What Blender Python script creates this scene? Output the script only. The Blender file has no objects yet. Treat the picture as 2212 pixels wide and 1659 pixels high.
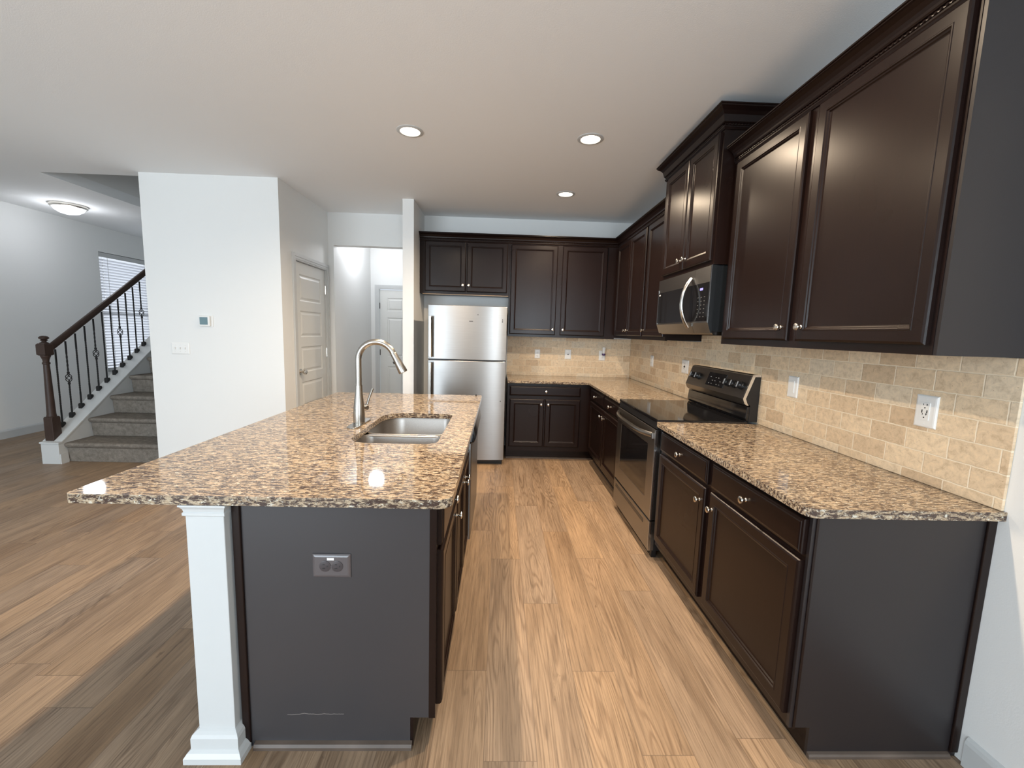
import bpy, bmesh, math, random
from mathutils import Vector, Matrix
random.seed(7)
SC = bpy.context.scene
COL = SC.collection
R = math.radians
V = Vector

# ------------------------------------------------------------------ camera
PITCH, YAW, ROLL, CAMH, FPX = 6.933, 1.760, 1.684, 1.4324, 920.77
def make_camera():
    a, b, c = R(PITCH), R(YAW), R(ROLL)
    fw = V((math.sin(b)*math.cos(a), math.cos(b)*math.cos(a), -math.sin(a)))
    r = V((math.cos(b), -math.sin(b), 0)); u = r.cross(fw)
    r2 = math.cos(c)*r + math.sin(c)*u
    u2 = -math.sin(c)*r + math.cos(c)*u
    m = Matrix(((r2.x, u2.x, -fw.x, 0), (r2.y, u2.y, -fw.y, 0), (r2.z, u2.z, -fw.z, CAMH), (0, 0, 0, 1)))
    cd = bpy.data.cameras.new('camera'); cd.sensor_width = 36; cd.lens = FPX/2212*36
    cd.clip_start = .02
    o = bpy.data.objects.new('camera', cd); COL.objects.link(o); o.matrix_world = m
    SC.camera = o
make_camera()

# ------------------------------------------------------------------ world, exposure, daylight
SC.view_settings.view_transform = 'Standard'
SC.view_settings.look = 'None'
SC.view_settings.gamma = 1
SC.view_settings.exposure = 0.09
SC.view_settings.use_curve_mapping = False
w = bpy.data.worlds.new('daylight_sky'); SC.world = w; w.use_nodes = True
w.node_tree.nodes['Background'].inputs[0].default_value = (.82, .90, 1, 1)
w.node_tree.nodes['Background'].inputs[1].default_value = .9

def area(name, loc, rot, sx, sy, power, col, spread=180):
    l = bpy.data.lights.new(name, 'AREA'); l.shape = 'RECTANGLE'; l.size = sx; l.size_y = sy
    l.energy = power; l.color = col; l.spread = R(spread)
    o = bpy.data.objects.new(name, l); COL.objects.link(o); o.location = loc; o.rotation_euler = rot
    return o
DAY = (.77, .895, 1.0)
# daylight lamps added for the cool light, set in unseen rear and left openings
area('added_patio_daylight', (-3.3, -3.02, 1.15), (R(90), 0, 0), 3.1, 2.1, 185, DAY)
area('added_rear_daylight', (.92, -3.02, 1.50), (R(90), 0, 0), 1.15, 1.4, 78, DAY)
area('added_side_daylight', (-5.80, -.95, 1.50), (0, R(-90), 0), 1.5, 2.3, 14, DAY)
# daylight through the blinds of the stair-side window
area('daylight_stair_window', (-6.15, 7.02, 1.55), (0, R(-90), 0), 1.9, 1.1, 8, (.85, .9, 1))
WARM = (1.0, .79, .57)
DOWN_W = 26

# ------------------------------------------------------------------ material helpers
def new_mat(name):
    m = bpy.data.materials.new(name); m.use_nodes = True
    return m, m.node_tree, m.node_tree.nodes['Principled BSDF']
def N(nt, t, **kw):
    n = nt.nodes.new(t)
    for k, v in kw.items(): setattr(n, k, v)
    return n
def setin(n, **kw):
    for k, v in kw.items(): n.inputs[k.replace('_', ' ')].default_value = v
def ramp(nt, stops, interp='LINEAR'):
    n = nt.nodes.new('ShaderNodeValToRGB'); cr = n.color_ramp; cr.interpolation = interp
    while len(cr.elements) < len(stops): cr.elements.new(.5)
    for e, (p, c) in zip(cr.elements, stops):
        e.position = p; e.color = (*c, 1) if len(c) == 3 else c
    return n
def coords(nt, scale=(1, 1, 1), rot=(0, 0, 0), kind='Object'):
    tc = N(nt, 'ShaderNodeTexCoord'); mp = N(nt, 'ShaderNodeMapping')
    mp.inputs['Scale'].default_value = scale; mp.inputs['Rotation'].default_value = rot
    nt.links.new(tc.outputs[kind], mp.inputs['Vector']); return mp
def noise(nt, vec, scale, detail=4, rough=.55, dist=0):
    n = N(nt, 'ShaderNodeTexNoise'); setin(n, Scale=scale, Detail=detail, Roughness=rough, Distortion=dist)
    nt.links.new(vec.outputs[0], n.inputs['Vector']); return n
def mix(nt, fac, a, b, mode='MIX'):
    n = N(nt, 'ShaderNodeMix', data_type='RGBA', blend_type=mode)
    for i, s in ((0, fac), (6, a), (7, b)):
        if isinstance(s, (int, float)): n.inputs[i].default_value = s
        elif isinstance(s, tuple): n.inputs[i].default_value = (*s, 1)
        else: nt.links.new(s, n.inputs[i])
    return n.outputs[2]
def bump(nt, bsdf, h, strength=.2, dist=.002):
    b = N(nt, 'ShaderNodeBump'); setin(b, Strength=strength, Distance=dist)
    nt.links.new(h, b.inputs['Height']); nt.links.new(b.outputs[0], bsdf.inputs['Normal'])
def plain(name, col, rough=.5, metal=0, spec=.5, bump_s=0, bump_scale=300, var=.0, aniso=0):
    m, nt, p = new_mat(name)
    p.inputs['Base Color'].default_value = (*col, 1)
    setin(p, Roughness=rough, Metallic=metal)
    p.inputs['Specular IOR Level'].default_value = spec
    c = coords(nt)
    n = noise(nt, c, bump_scale, 3)
    if var:
        n2 = noise(nt, c, 6, 3)
        lo = tuple(x*(1-var) for x in col); hi = tuple(min(1, x*(1+var)) for x in col)
        r = ramp(nt, [(.3, lo), (.7, hi)]); nt.links.new(n2.outputs[0], r.inputs[0])
        nt.links.new(r.outputs[0], p.inputs['Base Color'])
    if bump_s: bump(nt, p, n.outputs[0], bump_s)
    return m

M = {}
M['wall'] = plain('wall_paint', (.80, .805, .79), .6, bump_s=.12, bump_scale=220)
M['ceil'] = plain('ceiling_paint', (.89, .905, .91), .8, spec=.3, bump_s=.25, bump_scale=160)
M['trim'] = plain('white_trim_paint', (.55, .56, .555), .35, bump_s=.03)
M['door'] = plain('white_door_paint', (.68, .68, .65), .4, bump_s=.03)
M['plastic'] = plain('white_plastic', (.82, .82, .80), .3)
M['mark'] = plain('white_print', (.4, .4, .4), .5)
M['slot'] = plain('dark_slot', (.015, .015, .015), .6)
M['black'] = plain('black_plastic', (.012, .012, .013), .3)
M['blackglass'] = plain('black_glass', (.008, .008, .009), .06, spec=.7)
M['blackpanel'] = plain('black_enamel', (.012, .014, .016), .25)
M['iron'] = plain('wrought_iron', (.012, .012, .013), .45, metal=.3, bump_s=.1)
M['nickel'] = plain('satin_nickel', (.72, .68, .62), .24, metal=1)
M['brushed'] = plain('brushed_nickel', (.40, .375, .34), .26, metal=1)
M['chrome'] = plain('polished_steel', (.82, .82, .80), .16, metal=1)
M['screen'] = plain('grey_blue_screen', (.13, .22, .25), .25)
M['darkplate'] = plain('brown_plastic_plate', (.085, .075, .078), .15, spec=.8)
M['darkrecep'] = plain('dark_brown_receptacle', (.055, .047, .05), .25)
M['rawwood'] = plain('unfinished_wood_edge', (.35, .24, .15), .6, var=.2)
M['purple'] = plain('purple_liquid', (.05, .02, .10), .2)

def espresso(name, col=(.0105, .0048, .0037), rough=.27):
    m, nt, p = new_mat(name)
    c = coords(nt, (14, 14, 1.6))
    n = noise(nt, c, 6, 6, .6, .3)
    r = ramp(nt, [(.3, tuple(x*.88 for x in col)), (.7, tuple(x*1.12 for x in col))])
    nt.links.new(n.outputs[0], r.inputs[0]); nt.links.new(r.outputs[0], p.inputs['Base Color'])
    c2 = coords(nt); n2 = noise(nt, c2, 2.2, 2)
    mr = N(nt, 'ShaderNodeMapRange'); setin(mr, To_Min=rough-.02, To_Max=rough+.05)
    nt.links.new(n2.outputs[0], mr.inputs[0]); nt.links.new(mr.outputs[0], p.inputs['Roughness'])
    p.inputs['Specular IOR Level'].default_value = .27
    n3 = noise(nt, coords(nt, (1, 1, .25)), 260, 3); bump(nt, p, n3.outputs[0], .05, .001)
    return m
M['cab'] = espresso('espresso_cabinet_wood')
M['cabside'] = plain('espresso_laminate_side', (.018, .0148, .0156), .36, spec=.42, bump_s=.04)
M['newel'] = espresso('dark_stained_stair_wood', (.045, .028, .022), .4)

def scratched_side():
    # laminate end panel of the island, with the pale wavy scratch and scuffs it really carries
    m, nt, p = new_mat('scratched_espresso_side')
    c = coords(nt)
    sx = N(nt, 'ShaderNodeSeparateXYZ'); nt.links.new(c.outputs[0], sx.inputs[0])
    def M_(op, a, b=None, cc=None):
        n = N(nt, 'ShaderNodeMath', operation=op)
        for i, s in enumerate((a, b, cc)):
            if s is None: continue
            if isinstance(s, (int, float)): n.inputs[i].default_value = s
            else: nt.links.new(s, n.inputs[i])
        return n.outputs[0]
    nn = noise(nt, coords(nt, (1, 0, 0)), 9, 5)
    zc = M_('MULTIPLY_ADD', nn.outputs[0], .035, .105)
    d = M_('ABSOLUTE', M_('SUBTRACT', sx.outputs['Z'], zc))
    line = M_('LESS_THAN', d, .0013)
    inx = M_('MULTIPLY', M_('GREATER_THAN', sx.outputs['X'], -.19), M_('LESS_THAN', sx.outputs['X'], .0))
    f = M_('MULTIPLY', M_('MULTIPLY', line, inx), .45)
    r = mix(nt, f, (.040, .037, .039), (.30, .26, .24))
    nt.links.new(r, p.inputs['Base Color']); setin(p, Roughness=.33)
    n3 = noise(nt, c, 260, 3); bump(nt, p, n3.outputs[0], .05, .001)
    return m
M['islandside'] = scratched_side()

def steel(name, col=(.33, .32, .31), rough=.33, stretch=(2, 2, 300), an=.7):
    m, nt, p = new_mat(name)
    n = noise(nt, coords(nt, stretch), 3, 3)
    r = ramp(nt, [(.3, tuple(x*.93 for x in col)), (.7, tuple(x*1.05 for x in col))])
    nt.links.new(n.outputs[0], r.inputs[0]); nt.links.new(r.outputs[0], p.inputs['Base Color'])
    setin(p, Metallic=1, Roughness=rough, Anisotropic=an)
    t = N(nt, 'ShaderNodeCombineXYZ'); t.inputs[2].default_value = 1; nt.links.new(t.outputs[0], p.inputs['Tangent'])
    return m
M['steel'] = steel('brushed_stainless_steel')
M['sinksteel'] = steel('satin_sink_steel', (.40, .375, .35), .36, (60, 60, 60), 0)

def floor_mat():
    m, nt, p = new_mat('oak_vinyl_planks')
    uv = N(nt, 'ShaderNodeUVMap', uv_map='UVMap')
    at = N(nt, 'ShaderNodeAttribute', attribute_name='plank')   # random per plank
    sep = N(nt, 'ShaderNodeSeparateColor'); nt.links.new(at.outputs['Color'], sep.inputs[0])
    def mapping(sx, sy, k=37.):
        mp = N(nt, 'ShaderNodeMapping'); mp.inputs['Scale'].default_value = (sx, sy, 1)
        nt.links.new(uv.outputs[0], mp.inputs[0])
        vm = N(nt, 'ShaderNodeVectorMath', operation='MULTIPLY_ADD')
        nt.links.new(at.outputs['Color'], vm.inputs[0]); vm.inputs[1].default_value = (k, k*1.3, k*.7)
        nt.links.new(mp.outputs[0], vm.inputs[2]); return vm
    # cathedral grain: contour lines of a slow noise stretched along the plank
    fine = noise(nt, mapping(150, 4.0), 1, 5, .7); blot = noise(nt, mapping(10, 1.1), 1, 4, .55, .5)
    slow = noise(nt, mapping(9, .75, 23.), 1, 1.6, .45, .25)
    wob = N(nt, 'ShaderNodeMath', operation='MULTIPLY_ADD'); nt.links.new(fine.outputs[0], wob.inputs[0]); wob.inputs[1].default_value = .012; nt.links.new(slow.outputs[0], wob.inputs[2])
    sn = N(nt, 'ShaderNodeMath', operation='MULTIPLY'); nt.links.new(wob.outputs[0], sn.inputs[0]); sn.inputs[1].default_value = 150
    si = N(nt, 'ShaderNodeMath', operation='SINE'); nt.links.new(sn.outputs[0], si.inputs[0])
    knot = noise(nt, mapping(22, 3.2, 51), 1, 5, .7, 1.2)
    base = mix(nt, sep.outputs[0], (.240, .155, .090), (.318, .215, .130))
    c1 = mix(nt, sep.outputs[1], base, (.262, .190, .132))
    dk = ramp(nt, [(.30, (.72, .69, .67)), (.50, (.98, .98, .98)), (.70, (1.20, 1.19, 1.18))]); nt.links.new(blot.outputs[0], dk.inputs[0])
    c2 = mix(nt, 1., c1, dk.outputs[0], 'MULTIPLY')
    fr = ramp(nt, [(.32, (.58, .55, .53)), (.48, (1, 1, 1)), (.68, (1.28, 1.27, 1.25))]); nt.links.new(fine.outputs[0], fr.inputs[0])
    c3 = mix(nt, .9, c2, fr.outputs[0], 'MULTIPLY')
    rr = ramp(nt, [(0, (.70, .66, .63)), (.45, (1, 1, 1)), (1, (1.08, 1.08, 1.07))])
    s01 = N(nt, 'ShaderNodeMath', operation='MULTIPLY_ADD'); nt.links.new(si.outputs[0], s01.inputs[0]); s01.inputs[1].default_value = .5; s01.inputs[2].default_value = .5
    nt.links.new(s01.outputs[0], rr.inputs[0])
    gate = noise(nt, mapping(7, .6, 77.), 1, 2, .5); gr = ramp(nt, [(.44, (.12, .12, .12)), (.60, (.85, .85, .85))]); nt.links.new(gate.outputs[0], gr.inputs[0])
    c4 = mix(nt, gr.outputs[0], c3, mix(nt, 1., c3, rr.outputs[0], 'MULTIPLY'))
    kr = ramp(nt, [(.645, (1, 1, 1)), (.72, (.48, .43, .40))]); nt.links.new(knot.outputs[0], kr.inputs[0])
    c5 = mix(nt, .85, c4, kr.outputs[0], 'MULTIPLY')
    # joint lines from plank-local uv distance (attribute 'edge' stored in second uv)
    uv2 = N(nt, 'ShaderNodeUVMap', uv_map='edge'); s2 = N(nt, 'ShaderNodeSeparateXYZ'); nt.links.new(uv2.outputs[0], s2.inputs[0])
    def edge(o, w):
        a = N(nt, 'ShaderNodeMath', operation='ABSOLUTE'); nt.links.new(o, a.inputs[0])
        l = N(nt, 'ShaderNodeMath', operation='GREATER_THAN'); nt.links.new(a.outputs[0], l.inputs[0]); l.inputs[1].default_value = w
        return l.outputs[0]
    mx = N(nt, 'ShaderNodeMath', operation='MAXIMUM')
    nt.links.new(edge(s2.outputs[0], 1-.0016/.091), mx.inputs[0]); nt.links.new(edge(s2.outputs[1], 1-.0017/.6435), mx.inputs[1])
    jf = N(nt, 'ShaderNodeMath', operation='MULTIPLY'); nt.links.new(mx.outputs[0], jf.inputs[0]); jf.inputs[1].default_value = .6
    c6 = mix(nt, jf.outputs[0], c5, (.12, .08, .055))
    nt.links.new(c6, p.inputs['Base Color'])
    setin(p, Roughness=.42); p.inputs['Specular IOR Level'].default_value = .35
    bump(nt, p, fine.outputs[0], .12, .001)
    return m
M['floor'] = floor_mat()

def granite():
    m, nt, p = new_mat('speckled_cream_granite')
    rot = (0, 0, R(-14))
    c = coords(nt, (1, 3.3, 2.8), rot)
    big = noise(nt, c, 6, 5, .6, .5); mid = noise(nt, c, 34, 6, .72, .7); fin = noise(nt, c, 120, 5, .75, .4)
    c2 = coords(nt, (1, 2.4, 1.6), rot); gre = noise(nt, c2, 62, 5, .72, .6)
    b = ramp(nt, [(.25, (.27, .185, .115)), (.5, (.39, .29, .185)), (.75, (.48, .41, .30))]); nt.links.new(big.outputs[0], b.inputs[0])
    cr = ramp(nt, [(.36, (.21, .135, .085)), (.50, (.43, .33, .22)), (.66, (.58, .52, .41))]); nt.links.new(fin.outputs[0], cr.inputs[0])
    c3 = mix(nt, .6, b.outputs[0], cr.outputs[0])
    d1 = ramp(nt, [(.46, (1, 1, 1)), (.495, (.75, .75, .75)), (.535, (0, 0, 0))]); nt.links.new(mid.outputs[0], d1.inputs[0])
    c4 = mix(nt, d1.outputs[0], c3, (.060, .038, .031))
    d2 = ramp(nt, [(.58, (0, 0, 0)), (.66, (1, 1, 1))]); nt.links.new(gre.outputs[0], d2.inputs[0])
    c5 = mix(nt, d2.outputs[0], c4, (.105, .09, .08))
    d3 = ramp(nt, [(.36, (1, 1, 1)), (.43, (0, 0, 0))]); nt.links.new(gre.outputs[0], d3.inputs[0])
    c6 = mix(nt, d3.outputs[0], c5, (.60, .57, .48))
    nt.links.new(c6, p.inputs['Base Color']); setin(p, Roughness=.055); p.inputs['Specular IOR Level'].default_value = .42
    return m
M['granite'] = granite()

def travertine(axis):
    m, nt, p = new_mat('tumbled_travertine_tile_' + axis)
    tc = N(nt, 'ShaderNodeTexCoord'); s = N(nt, 'ShaderNodeSeparateXYZ'); nt.links.new(tc.outputs['Object'], s.inputs[0])
    cm = N(nt, 'ShaderNodeCombineXYZ'); nt.links.new(s.outputs[axis], cm.inputs[0]); nt.links.new(s.outputs['Z'], cm.inputs[1])
    # slightly ragged, tumbled edges
    n0 = noise(nt, cm, 45, 3); vm = N(nt, 'ShaderNodeVectorMath', operation='MULTIPLY_ADD')
    nt.links.new(n0.outputs['Color'], vm.inputs[0]); vm.inputs[1].default_value = (.006, .006, 0); nt.links.new(cm.outputs[0], vm.inputs[2])
    br = N(nt, 'ShaderNodeTexBrick'); br.offset = .5
    setin(br, Scale=1, Mortar_Size=.0032, Mortar_Smooth=.6, Bias=0, Brick_Width=.162, Row_Height=.079)
    br.inputs['Color1'].default_value = (.0, .0, .0, 1); br.inputs['Color2'].default_value = (1, 1, 1, 1); br.inputs['Mortar'].default_value = (.5, .5, .5, 1)
    nt.links.new(vm.outputs[0], br.inputs[0])
    tone = ramp(nt, [(0, (.61, .455, .30)), (.25, (.70, .54, .365)), (.7, (.80, .635, .44)), (1, (.72, .61, .46))]); nt.links.new(br.outputs[0], tone.inputs[0])
    n1 = noise(nt, cm, 38, 6, .75, .5); r1 = ramp(nt, [(.3, (.74, .70, .65)), (.5, (1, 1, 1)), (.7, (1.16, 1.14, 1.10))]); nt.links.new(n1.outputs[0], r1.inputs[0])
    c = mix(nt, 1., tone.outputs[0], r1.outputs[0], 'MULTIPLY')
    n2 = noise(nt, cm, 120, 3, .6); r2 = ramp(nt, [(.27, (.55, .48, .40)), (.34, (1, 1, 1))]); nt.links.new(n2.outputs[0], r2.inputs[0])
    c = mix(nt, .8, c, r2.outputs[0], 'MULTIPLY')
    c = mix(nt, br.outputs['Fac'], c, (.86, .74, .56))
    nt.links.new(c, p.inputs['Base Color']); setin(p, Roughness=.55)
    inv = N(nt, 'ShaderNodeMath', operation='SUBTRACT'); inv.inputs[0].default_value = 1; nt.links.new(br.outputs['Fac'], inv.inputs[1])
    ad = N(nt, 'ShaderNodeMath', operation='MULTIPLY_ADD'); nt.links.new(n1.outputs[0], ad.inputs[0]); ad.inputs[1].default_value = .35; nt.links.new(inv.outputs[0], ad.inputs[2])
    bump(nt, p, ad.outputs[0], .5, .003)
    return m
M['tileY'] = travertine('Y'); M['tileX'] = travertine('X')

def carpet():
    m, nt, p = new_mat('taupe_carpet')
    c = coords(nt); n = noise(nt, c, 26, 6, .8); f = noise(nt, c, 400, 2)
    r = ramp(nt, [(.3, (.14, .12, .10)), (.7, (.30, .265, .225))]); nt.links.new(n.outputs[0], r.inputs[0])
    nt.links.new(r.outputs[0], p.inputs['Base Color']); setin(p, Roughness=1); p.inputs['Specular IOR Level'].default_value = .1
    bump(nt, p, f.outputs[0], .8, .004); return m
M['carpet'] = carpet()
def emit(name, col, s):
    m, nt, p = new_mat(name); p.inputs['Base Color'].default_value = (*col, 1)
    p.inputs['Emission Color'].default_value = (*col, 1); p.inputs['Emission Strength'].default_value = s
    return m
M['bulb'] = emit('warm_lamp_lens', (1, .86, .66), 7)
M['coolbulb'] = emit('cool_frosted_glass', (.90, .92, 1), 3)
M['bluelcd'] = emit('blue_clock_digits', (.25, .25, .95), .6)
M['shoe'] = plain('wood_look_shoe_molding', (.095, .070, .055), .45, var=.25)
def frosted():
    m, nt, p = new_mat('clear_plastic'); p.inputs['Base Color'].default_value = (.9, .9, .92, 1)
    setin(p, Roughness=.1); p.inputs['Transmission Weight'].default_value = .8; return m
M['clear'] = frosted()

# ------------------------------------------------------------------ mesh helpers
class MB:
    """collects shapes (world coordinates) and links them as ONE mesh object"""
    def __init__(s): s.bm = bmesh.new()
    def box(s, x0, x1, y0, y1, z0, z1):
        vs = [s.bm.verts.new((x, y, z)) for z in (z0, z1) for y in (y0, y1) for x in (x0, x1)]
        for f in ((0,2,3,1),(4,5,7,6),(0,1,5,4),(2,6,7,3),(0,4,6,2),(1,3,7,5)): s.bm.faces.new([vs[i] for i in f])
        return s
    def prism(s, pts, axis, a, b):
        """polygon in the other two axes (order x,y,z minus axis) extruded along axis"""
        def P(p, t): return {'x': (t, p[0], p[1]), 'y': (p[0], t, p[1]), 'z': (p[0], p[1], t)}[axis]
        A = [s.bm.verts.new(P(p, a)) for p in pts]; B = [s.bm.verts.new(P(p, b)) for p in pts]
        s.bm.faces.new(A); s.bm.faces.new(B[::-1])
        n = len(pts)
        for i in range(n): s.bm.faces.new([A[i], B[i], B[(i+1) % n], A[(i+1) % n]])
        return s
    def rings(s, O, u, v, n, W, H, rs, fill=True, back=True):
        O, u, v, n = V(O), V(u), V(v), V(n); L = []
        for (i, h) in rs:
            L.append([s.bm.verts.new(O + u*a + v*b + n*h) for a, b in ((i, i), (W-i, i), (W-i, H-i), (i, H-i))])
        for A, B in zip(L, L[1:]):
            for k in range(4): s.bm.faces.new([A[k], A[(k+1) % 4], B[(k+1) % 4], B[k]])
        if fill: s.bm.faces.new(L[-1])
        if back: s.bm.faces.new(L[0][::-1])
        return s
    def lathe(s, prof, O=(0,0,0), ax=(0,0,1), seg=20):
        O = V(O); ax = V(ax).normalized(); t = V((1,0,0)) if abs(ax.x) < .9 else V((0,1,0))
        e1 = ax.cross(t).normalized(); e2 = ax.cross(e1); L = []
        for (r, h) in prof:
            if r <= 1e-6: L.append([s.bm.verts.new(O + ax*h)])
            else: L.append([s.bm.verts.new(O + ax*h + (e1*math.cos(2*math.pi*k/seg) + e2*math.sin(2*math.pi*k/seg))*r) for k in range(seg)])
        for A, B in zip(L, L[1:]):
            for k in range(seg):
                k2 = (k+1) % seg
                q = [A[k % len(A)], A[k2 % len(A)], B[k2 % len(B)], B[k % len(B)]]
                q = [x for i, x in enumerate(q) if x not in q[:i]]
                if len(q) > 2: s.bm.faces.new(q)
        for E, rev in ((L[0], 1), (L[-1], 0)):
            if len(E) > 2: s.bm.faces.new(E[::-1] if rev else E)
        return s
    def tube(s, pts, r, seg=10, scale=None):
        pts = [V(p) for p in pts]; L = []; up = None
        for i, p in enumerate(pts):
            d = (pts[min(i+1, len(pts)-1)] - pts[max(i-1, 0)]).normalized()
            if up is None:
                up = V((0,0,1)) if abs(d.z) < .9 else V((1,0,0))
            e1 = d.cross(up).normalized(); e2 = e1.cross(d); up = e2
            rr = r[i] if isinstance(r, (list, tuple)) else r
            ra, rb = rr if isinstance(rr, tuple) else (rr, rr)
            L.append([s.bm.verts.new(p + e1*math.cos(2*math.pi*k/seg)*ra + e2*math.sin(2*math.pi*k/seg)*rb) for k in range(seg)])
        for A, B in zip(L, L[1:]):
            for k in range(seg): s.bm.faces.new([A[k], A[(k+1) % seg], B[(k+1) % seg], B[k]])
        s.bm.faces.new(L[0][::-1]); s.bm.faces.new(L[-1]); return s
    def sweep(s, path, prof, closed_prof=True):
        """path: xy polyline walked with the outside on its LEFT; prof: (out, z)"""
        P = [V((x, y, 0)) for x, y in path]; nrm = []
        for a, b in zip(P, P[1:]):
            d = (b-a).normalized(); nrm.append(V((-d.y, d.x, 0)))
        L = []
        for i, p in enumerate(P):
            if i == 0: o = nrm[0]
            elif i == len(P)-1: o = nrm[-1]
            else:
                o = nrm[i-1] + nrm[i]; o = o/(o.dot(nrm[i]))
            L.append([s.bm.verts.new(p + o*d + V((0,0,z))) for d, z in prof])
        m = len(prof)
        for A, B in zip(L, L[1:]):
            for k in range(m if closed_prof else m-1): s.bm.faces.new([A[k], A[(k+1) % m], B[(k+1) % m], B[k]])
        if closed_prof: s.bm.faces.new(L[0]); s.bm.faces.new(L[-1][::-1])
        return s
    def xform(s, m): bmesh.ops.transform(s.bm, matrix=m, verts=s.bm.verts); return s
    def build(s, name, mat, parent=None, bev=0, smooth=False, seg=2, origin=None):
        bm = s.bm
        bmesh.ops.recalc_face_normals(bm, faces=bm.faces)
        off = origin if origin is not None else (wloc(parent) if parent else None)
        if off is None:
            xs = [v.co for v in bm.verts]
            off = V(((min(v.x for v in xs)+max(v.x for v in xs))/2, (min(v.y for v in xs)+max(v.y for v in xs))/2, min(v.z for v in xs)))
            if mat in WORLDTEX: off = V((0, 0, 0))
        off = V(off)
        bmesh.ops.translate(bm, verts=bm.verts, vec=-off)
        me = bpy.data.meshes.new(name); bm.to_mesh(me); bm.free()
        if smooth:
            for p in me.polygons: p.use_smooth = True
            me.set_sharp_from_angle(angle=R(38))
        me.materials.append(M[mat])
        o = bpy.data.objects.new(name, me); COL.objects.link(o)
        if parent: o.parent = parent
        else: o.location = off
        if bev:
            b = o.modifiers.new('bevel', 'BEVEL'); b.width = bev; b.segments = seg; b.limit_method = 'ANGLE'; b.angle_limit = R(40); b.use_clamp_overlap = True
            b.harden_normals = False
        return o
WORLDTEX = {'granite', 'tileX', 'tileY', 'floor', 'wall', 'ceil', 'carpet'}
def wloc(o):
    l = V((0,0,0))
    while o: l += o.location; o = o.parent
    return l
def thing(name, loc, label, cat, group=None):
    o = bpy.data.objects.new(name, None); o.empty_display_size = .1; COL.objects.link(o); o.location = loc
    tag(o, label, cat, group); return o
def tag(o, label, cat, group=None):
    o['label'] = label; o['category'] = cat
    if group: o['group'] = group
    return o
def struct(o): o['kind'] = 'structure'; return o

DOORP = [(0, 0), (0, .012), (.003, .017), (.009, .020), (.044, .020), (.046, .0215), (.050, .0215), (.053, .017), (.0575, .0155), (.061, .0105), (.064, .0095)]
DRAWP = [(0, 0), (0, .011), (.003, .0145), (.009, .016), (.011, .0185), (.015, .020)]
FX = dict(u=(0, 1, 0), v=(0, 0, 1), n=(-1, 0, 0))      # fronts on the right-hand run (face -X)
FY = dict(u=(1, 0, 0), v=(0, 0, 1), n=(0, -1, 0))      # fronts on the back run (face the camera)
FI = dict(u=(0, 1, 0), v=(0, 0, 1), n=(1, 0, 0))       # fronts of the island (face the aisle)
KNOBP = [(.0085, 0), (.0085, .002), (.0055, .005), (.005, .013), (.007, .016), (.0135, .019), (.0155, .0225), (.0145, .026), (.009, .0285), (0, .0292)]
def knob(parent, pos, n):
    return MB().lathe(KNOBP, pos, n, 18).build('knob', 'nickel', parent, smooth=True)
def front(parent, name, F, plane, a0, a1, z0, z1, prof, kn=None):
    """door or drawer front on a face plane; kn = (a, z) of its knob"""
    if F is FY: O = (a0, plane, z0)
    else: O = (plane, a0, z0)
    d = MB().rings(O, F['u'], F['v'], F['n'], a1-a0, z1-z0, prof).build(name, 'cab', parent, smooth=False)
    if kn:
        h = .020; n = V(F['n'])
        p = V((kn[0], plane, kn[1])) if F is FY else V((plane, kn[0], kn[1]))
        # a knob is a sub-part of its front
        knob(d, p + n*h, F['n'])
    return d

# ------------------------------------------------------------------ room shell
H = 2.775
XR, YB, XL = 1.635, 5.29, -5.85
BX0, BX1, BY0 = -3.32, -2.074, 4.16           # stair / pantry block
PX0, PX1, PY0 = -1.051, -.934, 4.66           # fridge-side partition

def build_floor():
    bm = bmesh.new(); uvl = bm.loops.layers.uv.new('UVMap'); el = bm.loops.layers.uv.new('edge'); cl = bm.loops.layers.float_color.new('plank')
    W, L = .182, 1.287
    known = {0: 1.268, -1: 1.655, 1: 2.11, 2: 1.654, 3: 1.288, 4: 2.231, 5: 1.35}
    c0 = int(math.floor((-6.0+.02)/W)); c1 = int(math.ceil((1.85+.02)/W))
    for c in range(c0, c1):
        x0 = -.02 + c*W; x1 = x0 + W
        j = known.get(c, random.uniform(0, L)); y = j - L*math.ceil((j+3.2)/L)
        while y < 8.1:
            rnd = (random.random(), random.random(), random.random(), 1)
            vs = [bm.verts.new(p) for p in ((x0, y, 0), (x1, y, 0), (x1, y+L, 0), (x0, y+L, 0))]
            f = bm.faces.new(vs)
            for lp, a, e in zip(f.loops, ((-W/2, -L/2), (W/2, -L/2), (W/2, L/2), (-W/2, L/2)), ((-1, -1), (1, -1), (1, 1), (-1, 1))):
                lp[uvl].uv = a; lp[el].uv = e; lp[cl] = rnd
            y += L
    # slab body below the planks
    x0, x1, y0, y1 = -.02+c0*W, -.02+c1*W, -3.15, 8.0
    vs = [bm.verts.new(p) for p in ((x0, y0, -.02), (x1, y0, -.02), (x1, y1, -.02), (x0, y1, -.02))]; bm.faces.new(vs[::-1])
    me = bpy.data.meshes.new('floor'); bm.to_mesh(me); bm.free(); me.materials.append(M['floor'])
    o = bpy.data.objects.new('floor', me); COL.objects.link(o); struct(o)
build_floor()

def S(name, mb, mat='wall', **k): return struct(mb.build(name, mat, **k))
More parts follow.
